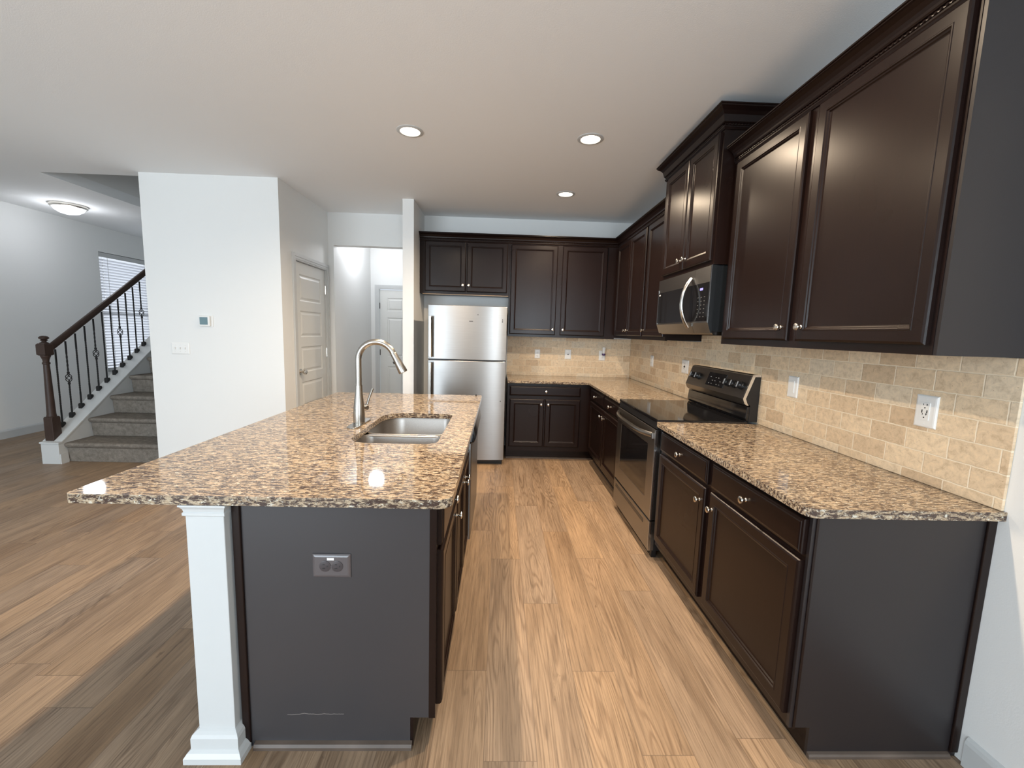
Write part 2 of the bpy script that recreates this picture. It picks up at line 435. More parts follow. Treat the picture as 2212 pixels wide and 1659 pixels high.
# ceiling with the stairwell opening left free
c = MB()
c.box(XL-.1, 1.8, -3.1, 4.27, H, H+.1); c.box(XL-.1, -4.30, 4.27, 8.0, H, H+.1)
c.box(BX0, 1.8, 4.27, 8.0, H, H+.1)
S('ceiling', c, 'ceil')
S('wall_stairwell_upper', MB().box(-4.42, -4.30, 4.27, 8.0, H+.1, 5.0).box(-4.42, BX0+.1, 4.15, 4.27, H+.1, 5.0).box(BX0, BX0+.1, 4.27, 8.0, H+.1, 5.0).box(-4.42, BX0+.1, 4.15, 8.0, 5.0, 5.1))
S('wall_right', MB().box(XR, XR+.15, -3.1, 8.0, 0, H))
S('wall_back', MB().box(BX1, -2.01, YB, YB+.12, 0, H).box(-2.01, PX0, YB, YB+.12, 2.40, H).box(PX0, XR, YB, YB+.12, 0, H))
# block with the pantry behind its side wall: pantry door recess cut out of the side face
S('wall_stair', MB().box(BX0, BX0+.12, BY0, 8.0, 0, H).box(BX0+.12, BX1, BY0, BY0+.12, 0, H).box(BX1-.12, BX1, BY0+.12, 4.44, 0, H).box(BX1-.12, BX1, 4.44, 5.20, 2.09, H).box(BX1-.12, BX1, 5.20, YB+.12, 0, H))
S('wall_partition', MB().box(PX0, PX1, PY0, YB, 0, H))
S('wall_hall', MB().box(-2.13, -2.01, YB+.12, 6.75, 0, H).box(-2.13, -1.90, 6.75, 6.87, 0, H).box(-1.90, -1.05, 6.75, 6.87, 2.04, H).box(-1.05, .2, 6.75, 6.87, 0, H).box(-.2, -.08, YB+.12, 6.75, 0, H))
WY0, WY1, WZ0, WZ1 = 6.52, 7.50, .66, 2.42
S('wall_left', MB().box(XL-.15, XL, -3.1, -2.2, 0, H).box(XL-.15, XL, .30, WY0, 0, H).box(XL-.15, XL, -2.2, .30, 0, .75).box(XL-.15, XL, -2.2, .30, 2.25, H).box(XL-.15, XL, WY1, 8.0, 0, H).box(XL-.15, XL, WY0, WY1, 0, WZ0).box(XL-.15, XL, WY0, WY1, WZ1, H))
S('wall_far', MB().box(XL-.15, BX0+.12, 8.0, 8.12, 0, 5.0))
# unseen rear wall; its patio door and window openings are added for the daylight
S('wall_rear', MB().box(XL-.15, -4.9, -3.2, -3.08, 0, H).box(-4.9, -1.7, -3.2, -3.08, 2.25, H).box(-1.7, .30, -3.2, -3.08, 0, H).box(.30, 1.52, -3.2, -3.08, 0, .75).box(.30, 1.52, -3.2, -3.08, 2.25, H).box(1.52, XR+.15, -3.2, -3.08, 0, H))
S('window_4', MB().box(.30, .36, -3.19, -3.1, .75, 2.25).box(1.46, 1.52, -3.19, -3.1, .75, 2.25).box(.36, 1.46, -3.19, -3.1, 1.47, 1.53).box(.36, 1.46, -3.19, -3.1, 2.19, 2.25).box(.36, 1.46, -3.19, -3.1, .75, .82), 'trim')
S('window_2', MB().box(-4.9, -4.82, -3.19, -3.1, 0, 2.25).box(-1.78, -1.7, -3.19, -3.1, 0, 2.25).box(-3.36, -3.24, -3.19, -3.1, 0, 2.25).box(-4.82, -1.78, -3.19, -3.1, 2.17, 2.25).box(-4.82, -1.78, -3.19, -3.1, 0, .09), 'trim')
S('window_3', MB().box(XL-.14, XL-.06, -2.2, -2.13, .75, 2.25).box(XL-.14, XL-.06, .23, .30, .75, 2.25).box(XL-.14, XL-.06, -.99, -.91, .75, 2.25).box(XL-.14, XL-.06, -2.13, .23, 2.18, 2.25).box(XL-.14, XL-.06, -2.13, .23, .75, .82), 'trim')  # unseen side window frame, added around its daylight lamp

BASEP = [(0, 0), (.014, 0), (.014, .085), (.010, .098), (.004, .106), (0, .108)]
def baseboard(name, path): S(name, MB().sweep(path, BASEP), 'trim')
baseboard('baseboard_right', [(XR, 1.255), (XR, -3.08)][::-1])
baseboard('baseboard_left', [(XL, 7.95), (XL, -3.08)])
baseboard('baseboard_block', [(BX1, 4.375), (BX1, BY0), (BX0, BY0)][::1])
baseboard('baseboard_partition', [(PX1, YB), (PX1, PY0), (PX0, PY0), (PX0, YB)][::-1][::-1])
baseboard('baseboard_hall', [(-2.01, 6.75), (-2.01, YB+.12)])

# ------------------------------------------------------------------ pantry door and hall door
def casing(mb, F, plane, a0, a1, zt, wd=.065, th=.018):
    """flat stepped casing around an opening a0..a1 up to zt"""
    def bx(p, q, z0, z1, t):
        if F == 'x': mb.box(plane, plane+t, p, q, z0, z1)
        else: mb.box(p, q, plane-t, plane, z0, z1)
    for i0, i1, t in ((0, .012, th*.6), (.0121, .035, th*.8), (.0351, wd, th)):
        bx(a0-i1, a0-i0, 0, zt+i1, t); bx(a1+i0, a1+i1, 0, zt+i1, t); bx(a0-i0+.0001, a1+i0-.0001, zt+i0, zt+i1-.0001, t)
    return mb
def panel_door(name, F, plane, a0, a1, z1, panels, n):
    """panels: list of (a0,a1,z0,z1) fractions in metres relative to slab; plane = recessed ground"""
    mb = MB()
    W = a1-a0
    if F == 'x':
        O = lambda a, z: (plane, a0+a, z); u = (0, 1, 0)
    else:
        O = lambda a, z: (a0+a, plane, z); u = (1, 0, 0)
    nn = V(n)
    # ground slab
    mb.rings(O(0, .01), u, (0, 0, 1), n, W, z1-.01, [(0, -.03), (0, -.002), (.0, -.001)])
    # stiles and rails as raised boxes over the ground: fill between panels
    xs = sorted({0, W, *[p[0] for p in panels], *[p[1] for p in panels]})
    zs = sorted({.01, z1, *[p[2] for p in panels], *[p[3] for p in panels]})
    for i in range(len(xs)-1):
        for j in range(len(zs)-1):
            cx, cz = (xs[i]+xs[i+1])/2, (zs[j]+zs[j+1])/2
            if any(p[0] < cx < p[1] and p[2] < cz < p[3] for p in panels): continue
            mb.rings(O(xs[i], zs[j]), u, (0, 0, 1), n, xs[i+1]-xs[i], zs[j+1]-zs[j], [(0, -.001), (0, .009)])
    for p in panels:
        mb.rings(O(p[0], p[2]), u, (0, 0, 1), n, p[1]-p[0], p[3]-p[2], [(0, -.0005), (0, .009), (.010, .001), (.022, .001), (.040, .008)], back=False)
    bmesh.ops.remove_doubles(mb.bm, verts=mb.bm.verts, dist=.0002)
    return mb.build(name, 'door')
pd = struct(panel_door('door_1', 'x', BX1-.022, 4.445, 5.19, 2.083,
    [(.11, .635, .19+.375*k, .19+.375*k+.275) for k in range(5)], (1, 0, 0)))
MB().lathe([(.032, 0), (.032, .006), (.012, .010), (.011, .03), (.024, .038), (.029, .050), (.027, .062), (.015, .070), (0, .071)], (BX1-.013, 4.515, .955), (1, 0, 0), 20).build('door_knob', 'nickel', pd, smooth=True)
for z in (.25, 1.13, 1.86):
    MB().box(BX1-.02, BX1-.006, 5.186, 5.196, z-.045, z+.045).tube([(BX1-.004, 5.193, z-.05), (BX1-.004, 5.193, z+.05)], .006, 8).build('hinge', 'nickel', pd)
S('trim_1', casing(MB(), 'x', BX1, 4.44, 5.20, 2.09), 'trim')
S('trim_2', MB().box(BX1-.12, BX1, 4.432, 4.444, 0, 2.095).box(BX1-.12, BX1, 5.195, 5.207, 0, 2.095).box(BX1-.12, BX1, 4.44, 5.2, 2.086, 2.10), 'trim')
hd = struct(panel_door('door_2', 'y', 6.772, -1.875, -1.075, 2.02,
    [(.11, .36, 1.70, 1.90), (.44, .69, 1.70, 1.90), (.11, .36, .99, 1.60), (.44, .69, .99, 1.60), (.11, .36, .22, .84), (.44, .69, .22, .84)], (0, -1, 0)))
for z in (.3, 1.06, 1.78):
    MB().box(-1.882, -1.872, 6.754, 6.764, z-.045, z+.045).build('hinge', 'slot', hd)
S('trim_3', casing(MB(), 'y', 6.75, -1.88, -1.07, 2.03), 'trim')

# ------------------------------------------------------------------ stair-side window with blinds
S('window_1', MB().box(XL-.12, XL-.08, WY0, WY0+.05, WZ0, WZ1).box(XL-.12, XL-.08, WY1-.05, WY1, WZ0, WZ1).box(XL-.12, XL-.08, WY0, WY1, WZ1-.05, WZ1).box(XL-.12, XL-.08, WY0, WY1, WZ0, WZ0+.05).box(XL-.12, XL-.08, WY0, WY1, 1.50, 1.55), 'trim')
bl = thing('window_blind', (XL-.04, (WY0+WY1)/2, WZ0), 'white horizontal slat blind covering the window behind the stair railing', 'blind')
MB().box(XL-.065, XL-.01, WY0+.01, WY1-.01, WZ1-.07, WZ1-.005).build('headrail', 'trim', bl, bev=.004)
mb = MB(); z = WZ0+.05
while z < WZ1-.08:
    mb.prism([(XL-.058, z-.010), (XL-.057, z-.0125), (XL-.013, z+.0115), (XL-.014, z+.014)], 'y', WY0+.012, WY1-.012); z += .042
M['blindslat'] = plain('white_blind_slat', (.80, .81, .84), .5)
mb.build('slats', 'blindslat', bl)
MB().box(XL-.058, XL-.013, WY0+.012, WY1-.012, WZ0+.01, WZ0+.028).build('bottom_rail', 'trim', bl)
for y in (WY0+.15, WY1-.15):
    MB().box(XL-.0125, XL-.0115, y-.003, y+.003, WZ0+.02, WZ1-.07).build('ladder_cord', 'trim', bl)
MB().tube([(XL-.008, WY0+.06, WZ1-.08), (XL-.005, WY0+.06, WZ1-.75)], .004, 6).build('tilt_wand', 'clear', bl)

# ------------------------------------------------------------------ staircase
RISE, RUN, SY, SL = .199, .2685, 4.272, .7345
SX0, SX1 = -4.50, -4.33
def capz(y): return .224 + SL*(y-4.247)
st = thing('staircase', (-4.0, 4.3, 0), 'staircase with taupe carpeted steps and a white stringer beside the white wall block', 'staircase')
ye = 7.4
MB().prism([(4.222, 0), (4.222, .205), (4.247, capz(4.247)-.02), (ye, capz(ye)-.02), (ye, 0)], 'x', SX0, SX1).build('stringer', 'trim', st, bev=.003)
MB().prism([(4.214, .205), (4.214, .222), (4.247, capz(4.247)+.001), (ye, capz(ye)), (ye, capz(ye)-.022), (4.247, capz(4.247)-.022)], 'x', SX0-.008, SX1+.008).build('stringer_cap', 'trim', st, bev=.004)
MB().prism([(4.30, .0), (4.30, .10), (4.226, .10), (4.226, 0)], 'x', SX1, SX1+.012).build('stringer_molding', 'trim', st)
for k in range(11):
    y0 = SY + RUN*k; z1 = .203 + (RISE)*k; z0 = z1-RISE if k else 0
    pr = [(y0+.048, z0), (y0+.040, z0+.06), (y0+.034, z1-.055), (y0+.012, z1-.040), (y0+.001, z1-.022), (y0+.004, z1-.008), (y0+.02, z1), (y0+RUN+.05, z1+.0), (y0+RUN+.05, z0)]
    MB().prism(pr, 'x', SX1+.001, BX0-.001).build('step', 'carpet', st, bev=.004)

NX, NY = -4.457, 4.290
PX, PYN = -4.437, 4.292
nw = thing('newel_post', (PX, PYN, .205), 'dark turned wooden newel post standing on the white stringer block', 'post')
hb = .042
b = MB(); b.prism([(PYN-hb, capz(PYN-hb)+.001), (PYN-hb, .455), (PYN-hb+.010, .468), (PYN+hb-.010, .468), (PYN+hb, .455), (PYN+hb, capz(PYN+hb)+.001)], 'x', PX-hb, PX+hb)
b.build('base_block', 'newel', nw, bev=.003)
MB().lathe([(.036, .466), (.038, .475), (.035, .487), (.034, .50), (.032, .60), (.025, .93), (.023, .985), (.029, .99), (.030, 1.003), (.023, 1.010), (.025, 1.03), (.033, 1.055), (.038, 1.065), (.038, 1.075)], (PX, PYN, 0), seg=28).build('turned_shaft', 'newel', nw, smooth=True)
MB().rings((PX-hb, PYN-hb, 1.073), (1, 0, 0), (0, 1, 0), (0, 0, 1), 2*hb, 2*hb, [(.010, 0), (0, .010), (0, .105), (.010, .118)]).build('top_block', 'newel', nw)
MB().lathe([(.034, 1.19), (.034, 1.197), (.020, 1.203), (.016, 1.212), (.030, 1.222), (.020, 1.230), (.037, 1.238), (.038, 1.246), (.030, 1.258), (.014, 1.265), (0, 1.266)], (PX, PYN, 0), seg=24).build('finial', 'newel', nw, smooth=True)

hr = MB(); a = V((NX, 4.365, 1.148)); e = V((NX, 7.3, 1.148+SL*(7.3-4.365)))
pr = []
for t in range(16):
    an = 2*math.pi*t/16; cx, cy = math.cos(an), math.sin(an)
    pr.append((.025*math.copysign(abs(cx)**.7, cx), .031*math.copysign(abs(cy)**.8, cy)))
vs = [[hr.bm.verts.new((p.x+q[0], p.y, p.z+q[1]*1.22)) for q in pr] for p in (a, e)]
for k in range(16): hr.bm.faces.new([vs[0][k], vs[0][(k+1) % 16], vs[1][(k+1) % 16], vs[1][k]])
hr.bm.faces.new(vs[0]); hr.bm.faces.new(vs[1][::-1])
tag(hr.build('handrail', 'newel', smooth=True), 'dark brown wooden handrail sloping up from the newel post', 'handrail')

def twisted_bar(mb, z0, z1, r=.0078, turns=0, x=0, y=0, t0=0):
    n = max(2, int((z1-z0)/.008)) if turns else 2; L = []
    for i in range(n):
        t = i/(n-1); an = t0 + turns*2*math.pi*t
        L.append([mb.bm.verts.new((x+r*math.cos(an+math.pi/4+k*math.pi/2), y+r*math.sin(an+math.pi/4+k*math.pi/2), z0+(z1-z0)*t)) for k in range(4)])
    for A, B in zip(L, L[1:]):
        for k in range(4): mb.bm.faces.new([A[k], A[(k+1) % 4], B[(k+1) % 4], B[k]])
    mb.bm.faces.new(L[0][::-1]); mb.bm.faces.new(L[-1])
def make_baluster(basket, ln=.78):
    root = thing('baluster', (0, 0, 0), 'x', 'baluster')
    mb = MB()
    if not basket:
        twisted_bar(mb, 0, .16); twisted_bar(mb, .16, .62, turns=9); twisted_bar(mb, .62, ln)
    else:
        twisted_bar(mb, 0, .10); twisted_bar(mb, .10, .355, turns=5); mb2 = MB(); twisted_bar(mb2, .445, .66, turns=5); twisted_bar(mb2, .66, ln)
        mb.lathe([(.010, .335), (.012, .343), (.010, .355)], seg=10); mb2.lathe([(.010, .445), (.012, .457), (.010, .465)], seg=10)
        mb2.build('upper_bar', 'iron', root)
    mb.build('bar', 'iron', root)
    if basket:
        k = MB()
        for q in range(4):
            pts = []
            for i in range(13):
                t = i/12; rr = .002 + .024*math.sin(math.pi*t)**.8 if 0 < t < 1 else .002
                an = q*math.pi/2 + t*math.pi*1.0
                pts.append((rr*math.cos(an), rr*math.sin(an), .355+.09*t))
            k.tube(pts, .0036, 6)
        k.build('basket', 'iron', root)
    MB().prism([(-.019, -.016), (.019, .012), (.019, .030), (.011, .040), (-.011, .040), (-.019, .030)], 'x', -.018, .018).build('shoe', 'iron', root, bev=.002)
    return root
def copy_tree(o, parent=None):
    c = o.copy(); COL.objects.link(c)
    if parent: c.parent = parent
    for ch in list(o.children): copy_tree(ch, c)
    return c
protos = {False: make_baluster(False), True: make_baluster(True)}; used = {False: 0, True: 0}
ordn = ['first', 'second', 'third', 'fourth', 'fifth', 'sixth', 'seventh', 'eighth', 'ninth', 'tenth', 'eleventh']
for i in range(11):
    bk = i in (1, 4, 7, 10)
    r = protos[bk] if not used[bk] else copy_tree(protos[bk]); used[bk] = 1
    y = 4.408 + .1075*i; r.location = (NX, y, capz(y)+.006)
    if bk:
        k = (1, 4, 7, 10).index(i)
        r['label'] = ('black iron baluster with a basket knuckle, ' + ['nearest basket one to the newel post', 'second basket one up from the newel post', 'third basket one, standing before the window blind', 'topmost, right against the edge of the white wall'][k])
    else:
        r['label'] = 'plain black twisted iron baluster, ' + ordn[i] + ' up the stairs from the newel post'
    r['category'] = 'baluster'; r['group'] = 'iron balusters of the stair railing'

# stairwell ceiling lamp (flush dome) and hall lamp
def dome_light(loc, label, group=None, power=18, r=.17):
    x, y, z = loc
    t = thing('ceiling_lamp', (x, y, z), label, 'lamp', group)
    MB().lathe([(r, 0), (r, -.022), (r-.012, -.034), (r-.022, -.036), (r-.022, -.01), (0, -.01)], (x, y, z), seg=40).build('lamp_ring', 'nickel', t, smooth=True)
    MB().lathe([(r-.023, -.03), (r-.04, -.062), (r-.085, -.092), (r-.13, -.104), (0, -.107)][::1], (x, y, z), seg=40).build('glass_dome', 'coolbulb', t, smooth=True)
    l = bpy.data.lights.new('lamp_light', 'POINT'); l.energy = power; l.shadow_soft_size = .10; l.color = (.93, .95, 1)
    o = bpy.data.objects.new('lamp_light', l); COL.objects.link(o); o.parent = t; o.location = (0, 0, -.24)
    return t
dome_light((-5.16, 5.42, H), 'flush white glass dome ceiling lamp glowing left of the stairwell opening', power=6)
dome_light((-1.72, 5.95, H), 'flush dome ceiling lamp in the hallway behind the wall opening', power=11)

# ------------------------------------------------------------------ recessed downlights
def downlight(x, y, label):
    t = thing('recessed_downlight', (x, y, H), label, 'ceiling light', 'recessed downlights in the kitchen ceiling')
    MB().lathe([(.066, -.002), (.068, -.007), (.082, -.006), (.090, -.003), (.090, .0)], (x, y, H), seg=40).build('trim_ring', 'trim', t, smooth=True)
    MB().lathe([(0, -.004), (.064, -.004), (.0665, -.002), (.0665, .0)], (x, y, H), seg=40).build('lens', 'bulb', t, smooth=True)
    l = bpy.data.lights.new('downlight_bulb', 'AREA'); l.shape = 'DISK'; l.size = .07; l.energy = DOWN_W; l.color = WARM; l.spread = R(155)
    o = bpy.data.objects.new('downlight_bulb', l); COL.objects.link(o); o.parent = t; o.location = (0, 0, -.012)
for x, y, s in ((-.651, 3.117, 'recessed downlight above the middle of the island beyond the sink'), (.589, 3.118, 'recessed downlight above the aisle in front of the stove'),
             (.598, 4.304, 'recessed downlight nearest the back cabinets, smallest of the lit ones'),
             (-.66, 1.72, 'recessed downlight above the near end of the island'), (.57, 1.72, 'recessed downlight above the near aisle beside the large wall cabinet')):
    downlight(x, y, s)

# ------------------------------------------------------------------ base cabinets
FACE = XR-.61            # 1.025
CT, CB = .906, .876
def shoe(name, path, h=.018, d=.013):
    return MB().sweep(path, [(0, 0), (d, 0), (d, h*.5), (d*.7, h*.85), (0, h)])

# near right base cabinet
Y0, Y1 = 1.286, 2.565
c = thing('base_cabinet', (1.3, 1.9, 0), 'near right espresso base cabinet with two drawers, two doors and a grey-brown end panel', 'cabinet')
MB().box(FACE+.02, XR, Y0+.012, Y1, .11, CB).box(FACE+.085, XR, Y0+.012, Y1, 0, .11).build('carcass', 'cab', c)
MB().prism([(FACE, .11), (FACE+.075, .11), (FACE+.075, 0), (XR-.002, 0), (XR-.002, CB), (FACE, CB)], 'y', Y0, Y0+.012).build('end_panel', 'cabside', c)['label'] = 'smooth dark grey-brown laminate end panel'
MB().box(FACE, FACE+.02, Y0+.012, Y1, .11, CB).build('face_frame', 'cab', c)
MB().box(FACE+.075, FACE+.085, Y0+.012, Y1, 0, .11).build('toe_kick', 'cab', c)
MB().box(FACE+.012, FACE+.020, Y0-.004, Y0, .11, CB).build('edge_strip', 'cab', c)
MB().box(XR-.030, XR-.001, Y0-.009, Y0, .02, CB).build('scribe_molding', 'cab', c, bev=.003)
shoe('s', [(XR-.03, Y0), (FACE+.075, Y0)][::-1][::-1]).build('shoe_molding', 'shoe', c)
front(c, 'drawer', FX, FACE, 1.302, 1.908, .732, .853, DRAWP, (1.62, .790))
front(c, 'drawer', FX, FACE, 1.950, 2.545, .732, .853, DRAWP, (2.255, .790))
front(c, 'door', FX, FACE, 1.302, 1.905, .150, .712, DOORP, (1.872, .640))
front(c, 'door', FX, FACE, 1.955, 2.545, .150, .712, DOORP, (1.995, .640))

# far right base cabinet
Y0, Y1 = 3.437, 4.68
c = thing('base_cabinet', (1.3, 4.0, 0), 'espresso base cabinet between the stove and the back corner, two drawers over two doors', 'cabinet')
MB().box(FACE+.02, XR, Y0, 4.66, .11, CB).box(FACE+.085, XR, Y0, 4.66, 0, .11).build('carcass', 'cab', c)
MB().box(FACE, FACE+.02, Y0, 4.66, .11, CB).build('face_frame', 'cab', c)
MB().box(FACE+.075, FACE+.085, Y0, 4.66, 0, .11).build('toe_kick', 'cab', c)
shoe('s', [(FACE+.075, 4.66), (FACE+.075, Y0)][::-1]).build('shoe_molding', 'shoe', c)
front(c, 'drawer', FX, FACE, 3.465, 3.985, .732, .850, DRAWP, (3.745, .790))
front(c, 'drawer', FX, FACE, 4.010, 4.600, .732, .850, DRAWP, (4.33, .790))
front(c, 'door', FX, FACE, 3.465, 3.990, .155, .712, DOORP, (3.945, .640))
front(c, 'door', FX, FACE, 4.003, 4.600, .155, .712, DOORP, (4.06, .640))

# back base cabinet
X0, X1, PL = .096, FACE, 4.682
c = thing('base_cabinet', (.55, 5.0, 0), 'espresso base cabinet beside the refrigerator with one wide drawer over two doors', 'cabinet')
MB().box(X0, XR, PL+.02, YB, .11, CB).box(X0, XR, PL+.085, YB, 0, .11).build('carcass', 'cab', c)
MB().box(X0, X1+.02, PL, PL+.02, .11, CB).build('face_frame', 'cab', c)
MB().box(X0, X1+.075, PL+.075, PL+.085, 0, .11).build('toe_kick', 'cab', c)
shoe('s', [(X0, PL+.075), (X1+.062, PL+.075)][::-1]).build('shoe_molding', 'shoe', c)
front(c, 'drawer', FY, PL, .120, .910, .738, .846, DRAWP, (.525, .790))
front(c, 'door', FY, PL, .124, .508, .160, .702, DOORP, (.474, .645))
front(c, 'door', FY, PL, .520, .910, .160, .702, DOORP, (.553, .645))

# ------------------------------------------------------------------ wall cabinets
ROPE = True
def crown(parent, path, z0, z1, out=.066, mat='cab', name='crown_molding'):
    h = z1-z0
    prof = [(0, z0), (.006, z0), (.009, z0+.006), (.012, z0+.010), (.012, z0+.016), (.006, z0+.018), (.006, z0+.030), (.014, z0+.032), (.018, z0+.037),
            (.020, z0+.045), (.026, z0+h*.60), (.038, z0+h*.74), (.054, z0+h*.84), (.060, z0+h*.87), (.060, z1-.008), (out, z1-.006), (out, z1), (0, z1)]
    m = MB().sweep(path, prof)
    o = m.build(name, mat, parent)
    # rope bead under the cove
    rb = MB(); zc = z0+.024; P = [V((x, y, 0)) for x, y in path]
    for a, b in zip(P, P[1:]):
        d = (b-a).normalized(); nn = V((-d.y, d.x, 0)); ln = (b-a).length; n = max(2, int(ln/.0045)); L = []
        for i in range(n+1):
            s = ln*i/n; q = a + d*s + nn*.0085 + V((0, 0, zc)); ring = []
            for k in range(7):
                an = 2*math.pi*k/7; r = .0052*(1+.32*math.sin(2*an - s*2*math.pi/.018))
                ring.append(rb.bm.verts.new(q + nn*r*math.cos(an) + V((0, 0, r*math.sin(an)))))
            L.append(ring)
        for A, B in zip(L, L[1:]):
            for k in range(7): rb.bm.faces.new([A[k], A[(k+1) % 7], B[(k+1) % 7], B[k]])
    rb.build('rope_bead', mat, o, smooth=True)
    return o
UF = XR-.305       # 1.33
UB = 1.403
# near pair
c = thing('wall_cabinet', (1.48, 1.9, UB), 'large near right espresso wall cabinet with two tall doors beside the microwave', 'cabinet')
MB().box(UF+.018, XR, 1.279, 2.545, UB, 2.45).build('carcass', 'cab', c)
MB().box(UF, UF+.018, 1.279, 2.545, UB-.004, 2.45).build('face_frame', 'cab', c)
MB().box(UF+.002, XR, 1.267, 1.279, UB-.004, 2.45).build('end_panel', 'cabside', c)['label'] = 'flat dark grey-brown laminate side panel'
front(c, 'door', FX, UF, 1.292, 1.880, 1.430, 2.420, DOORP, (1.842, 1.492))
front(c, 'door', FX, UF, 1.938, 2.505, 1.430, 2.420, DOORP, (1.978, 1.492))
crown(c, [(UF, 2.545), (UF, 1.267), (XR, 1.267)][::-1], 2.425, 2.518)
# over the microwave
MF = 1.254
c = thing('wall_cabinet', (1.44, 3.0, 1.86), 'raised espresso wall cabinet over the microwave with two short doors', 'cabinet')
MB().box(MF+.018, XR, 2.56, 3.42, 1.868, 2.66).build('carcass', 'cab', c)
MB().box(MF, MF+.018, 2.56, 3.42, 1.868, 2.66).build('face_frame', 'cab', c)
front(c, 'door', FX, MF, 2.582, 2.962, 1.893, 2.612, DOORP, (2.925, 1.955))
front(c, 'door', FX, MF, 2.972, 3.352, 1.893, 2.612, DOORP, (3.008, 1.955))
crown(c, [(XR, 3.42), (MF, 3.42), (MF, 2.56), (XR, 2.56)][::-1], 2.618, 2.735)
# right run beyond the microwave
c = thing('wall_cabinet', (1.48, 3.7, UB), 'single-door espresso wall cabinet just beyond the microwave', 'cabinet')
MB().box(UF+.018, XR, 3.425, 3.965, UB, 2.44).build('carcass', 'cab', c)
MB().box(UF, UF+.018, 3.425, 3.965, UB-.004, 2.44).build('face_frame', 'cab', c)
front(c, 'door', FX, UF, 3.445, 3.940, 1.430, 2.418, DOORP, (3.905, 1.485))
c = thing('wall_cabinet', (1.48, 4.4, UB), 'two-door espresso corner wall cabinet on the right wall in the back corner', 'cabinet')
MB().box(UF+.018, XR, 3.967, YB, UB, 2.44).build('carcass', 'cab', c)
MB().box(UF, UF+.018, 3.967, 4.987, UB-.004, 2.44).build('face_frame', 'cab', c)
front(c, 'door', FX, UF, 3.990, 4.440, 1.430, 2.418, DOORP, (4.405, 1.485))
front(c, 'door', FX, UF, 4.450, 4.930, 1.430, 2.418, DOORP, (4.485, 1.485))
# back wall pair
BF = 4.987
c = thing('wall_cabinet', (.65, 5.1, UB), 'tall two-door espresso wall cabinet on the back wall right of the refrigerator', 'cabinet')
MB().box(.087, UF-.001, BF+.018, YB, UB-.015, 2.44).build('carcass', 'cab', c)
MB().box(.087, UF-.001, BF, BF+.018, UB-.018, 2.44).build('face_frame', 'cab', c)
front(c, 'door', FY, BF, .104, .634, 1.413, 2.418, DOORP, (.604, 1.474))
front(c, 'door', FY, BF, .690, 1.206, 1.413, 2.418, DOORP, (.721, 1.474))
c = thing('wall_cabinet', (-.42, 5.1, 1.845), 'short two-door espresso wall cabinet above the refrigerator', 'cabinet')
MB().box(-.932, .085, BF+.018, YB, 1.845, 2.44).build('carcass', 'cab', c)
MB().box(-.932, .085, BF, BF+.018, 1.845, 2.44).build('face_frame', 'cab', c)
MB().box(-.90, .080, BF+.002, BF+.016, 1.838, 1.845).build('bottom_edge', 'rawwood', c)['label'] = 'unfinished pale wood bottom edge'
front(c, 'door', FY, BF, -.872, -.410, 1.873, 2.425, DOORP, (-.440, 1.945))
front(c, 'door', FY, BF, -.397, .062, 1.873, 2.425, DOORP, (-.374, 1.945))
cm = thing('crown_molding', (.2, 4.95, 2.425), 'dark L-shaped crown molding along the back and far right wall cabinets', 'molding')
crown(cm, [(UF, 3.42), (UF, BF), (-.932, BF)], 2.425, 2.515, name='molding')

# ------------------------------------------------------------------ worktops
def rounded(pts, rad):
    """round the corners of a polygon; rad = list of radii"""
    out = []; n = len(pts)
    for i, p in enumerate(pts):
        r = rad[i] if isinstance(rad, list) else rad; p = V((*p, 0))
        if r <= 0: out.append((p.x, p.y)); continue
        a = (V((*pts[i-1], 0))-p).normalized(); b = (V((*pts[(i+1) % n], 0))-p).normalized()
        an = a.angle(b); t = r/math.tan(an/2); cc = p + (a+b).normalized()*(r/math.sin(an/2))
        s, e = p+a*t-cc, p+b*t-cc
        for k in range(7):
            v = s.lerp(e, k/6).normalized()*r; out.append((cc.x+v.x, cc.y+v.y))
    return out
def slab(outer, holes, z0, z1):
    mb = MB(); bm = mb.bm
    es = []
    for lp in [outer]+holes:
        vs = [bm.verts.new((x, y, z1)) for x, y in lp]
        es += [bm.edges.new((vs[i], vs[(i+1) % len(vs)])) for i in range(len(vs))]
    bmesh.ops.triangle_fill(bm, use_beauty=True, use_dissolve=False, edges=es)
    g = bmesh.ops.extrude_face_region(bm, geom=bm.faces[:])
    bmesh.ops.translate(bm, vec=(0, 0, z0-z1), verts=[v for v in g['geom'] if isinstance(v, bmesh.types.BMVert)])
    return mb
CE = XR-.648      # .987
o = slab(rounded([(CE, 1.258), (XR+.0, 1.258), (XR, 2.572), (CE, 2.572)], [.035, 0, 0, 0]), [], CB, CT).build('countertop', 'granite', bev=.007, seg=3)
tag(o, 'speckled cream granite countertop on the near right base cabinet', 'countertop')
o = slab([(CE, 3.432), (XR, 3.432), (XR, YB), (.092, YB), (.092, YB-.648), (CE, YB-.648)], [], CB, CT).build('countertop', 'granite', bev=.007, seg=3)
tag(o, 'L-shaped speckled granite countertop in the back corner beyond the stove', 'countertop')
IX0, IX1, IY0, IY1 = -1.315, -.138, 1.281, 3.49
SK = rounded([(-.70, 1.935), (-.283, 1.935), (-.283, 2.665), (-.70, 2.665)], [.10, .06, .06, .13])
o = slab(rounded([(IX0, IY0), (IX1, IY0), (IX1, IY1), (IX0, IY1)], [.02, .045, .02, .04]), [SK], CB, CT).build('countertop', 'granite', bev=.007, seg=3)
tag(o, 'large speckled granite island countertop with a sink cut-out and bar overhang', 'countertop')

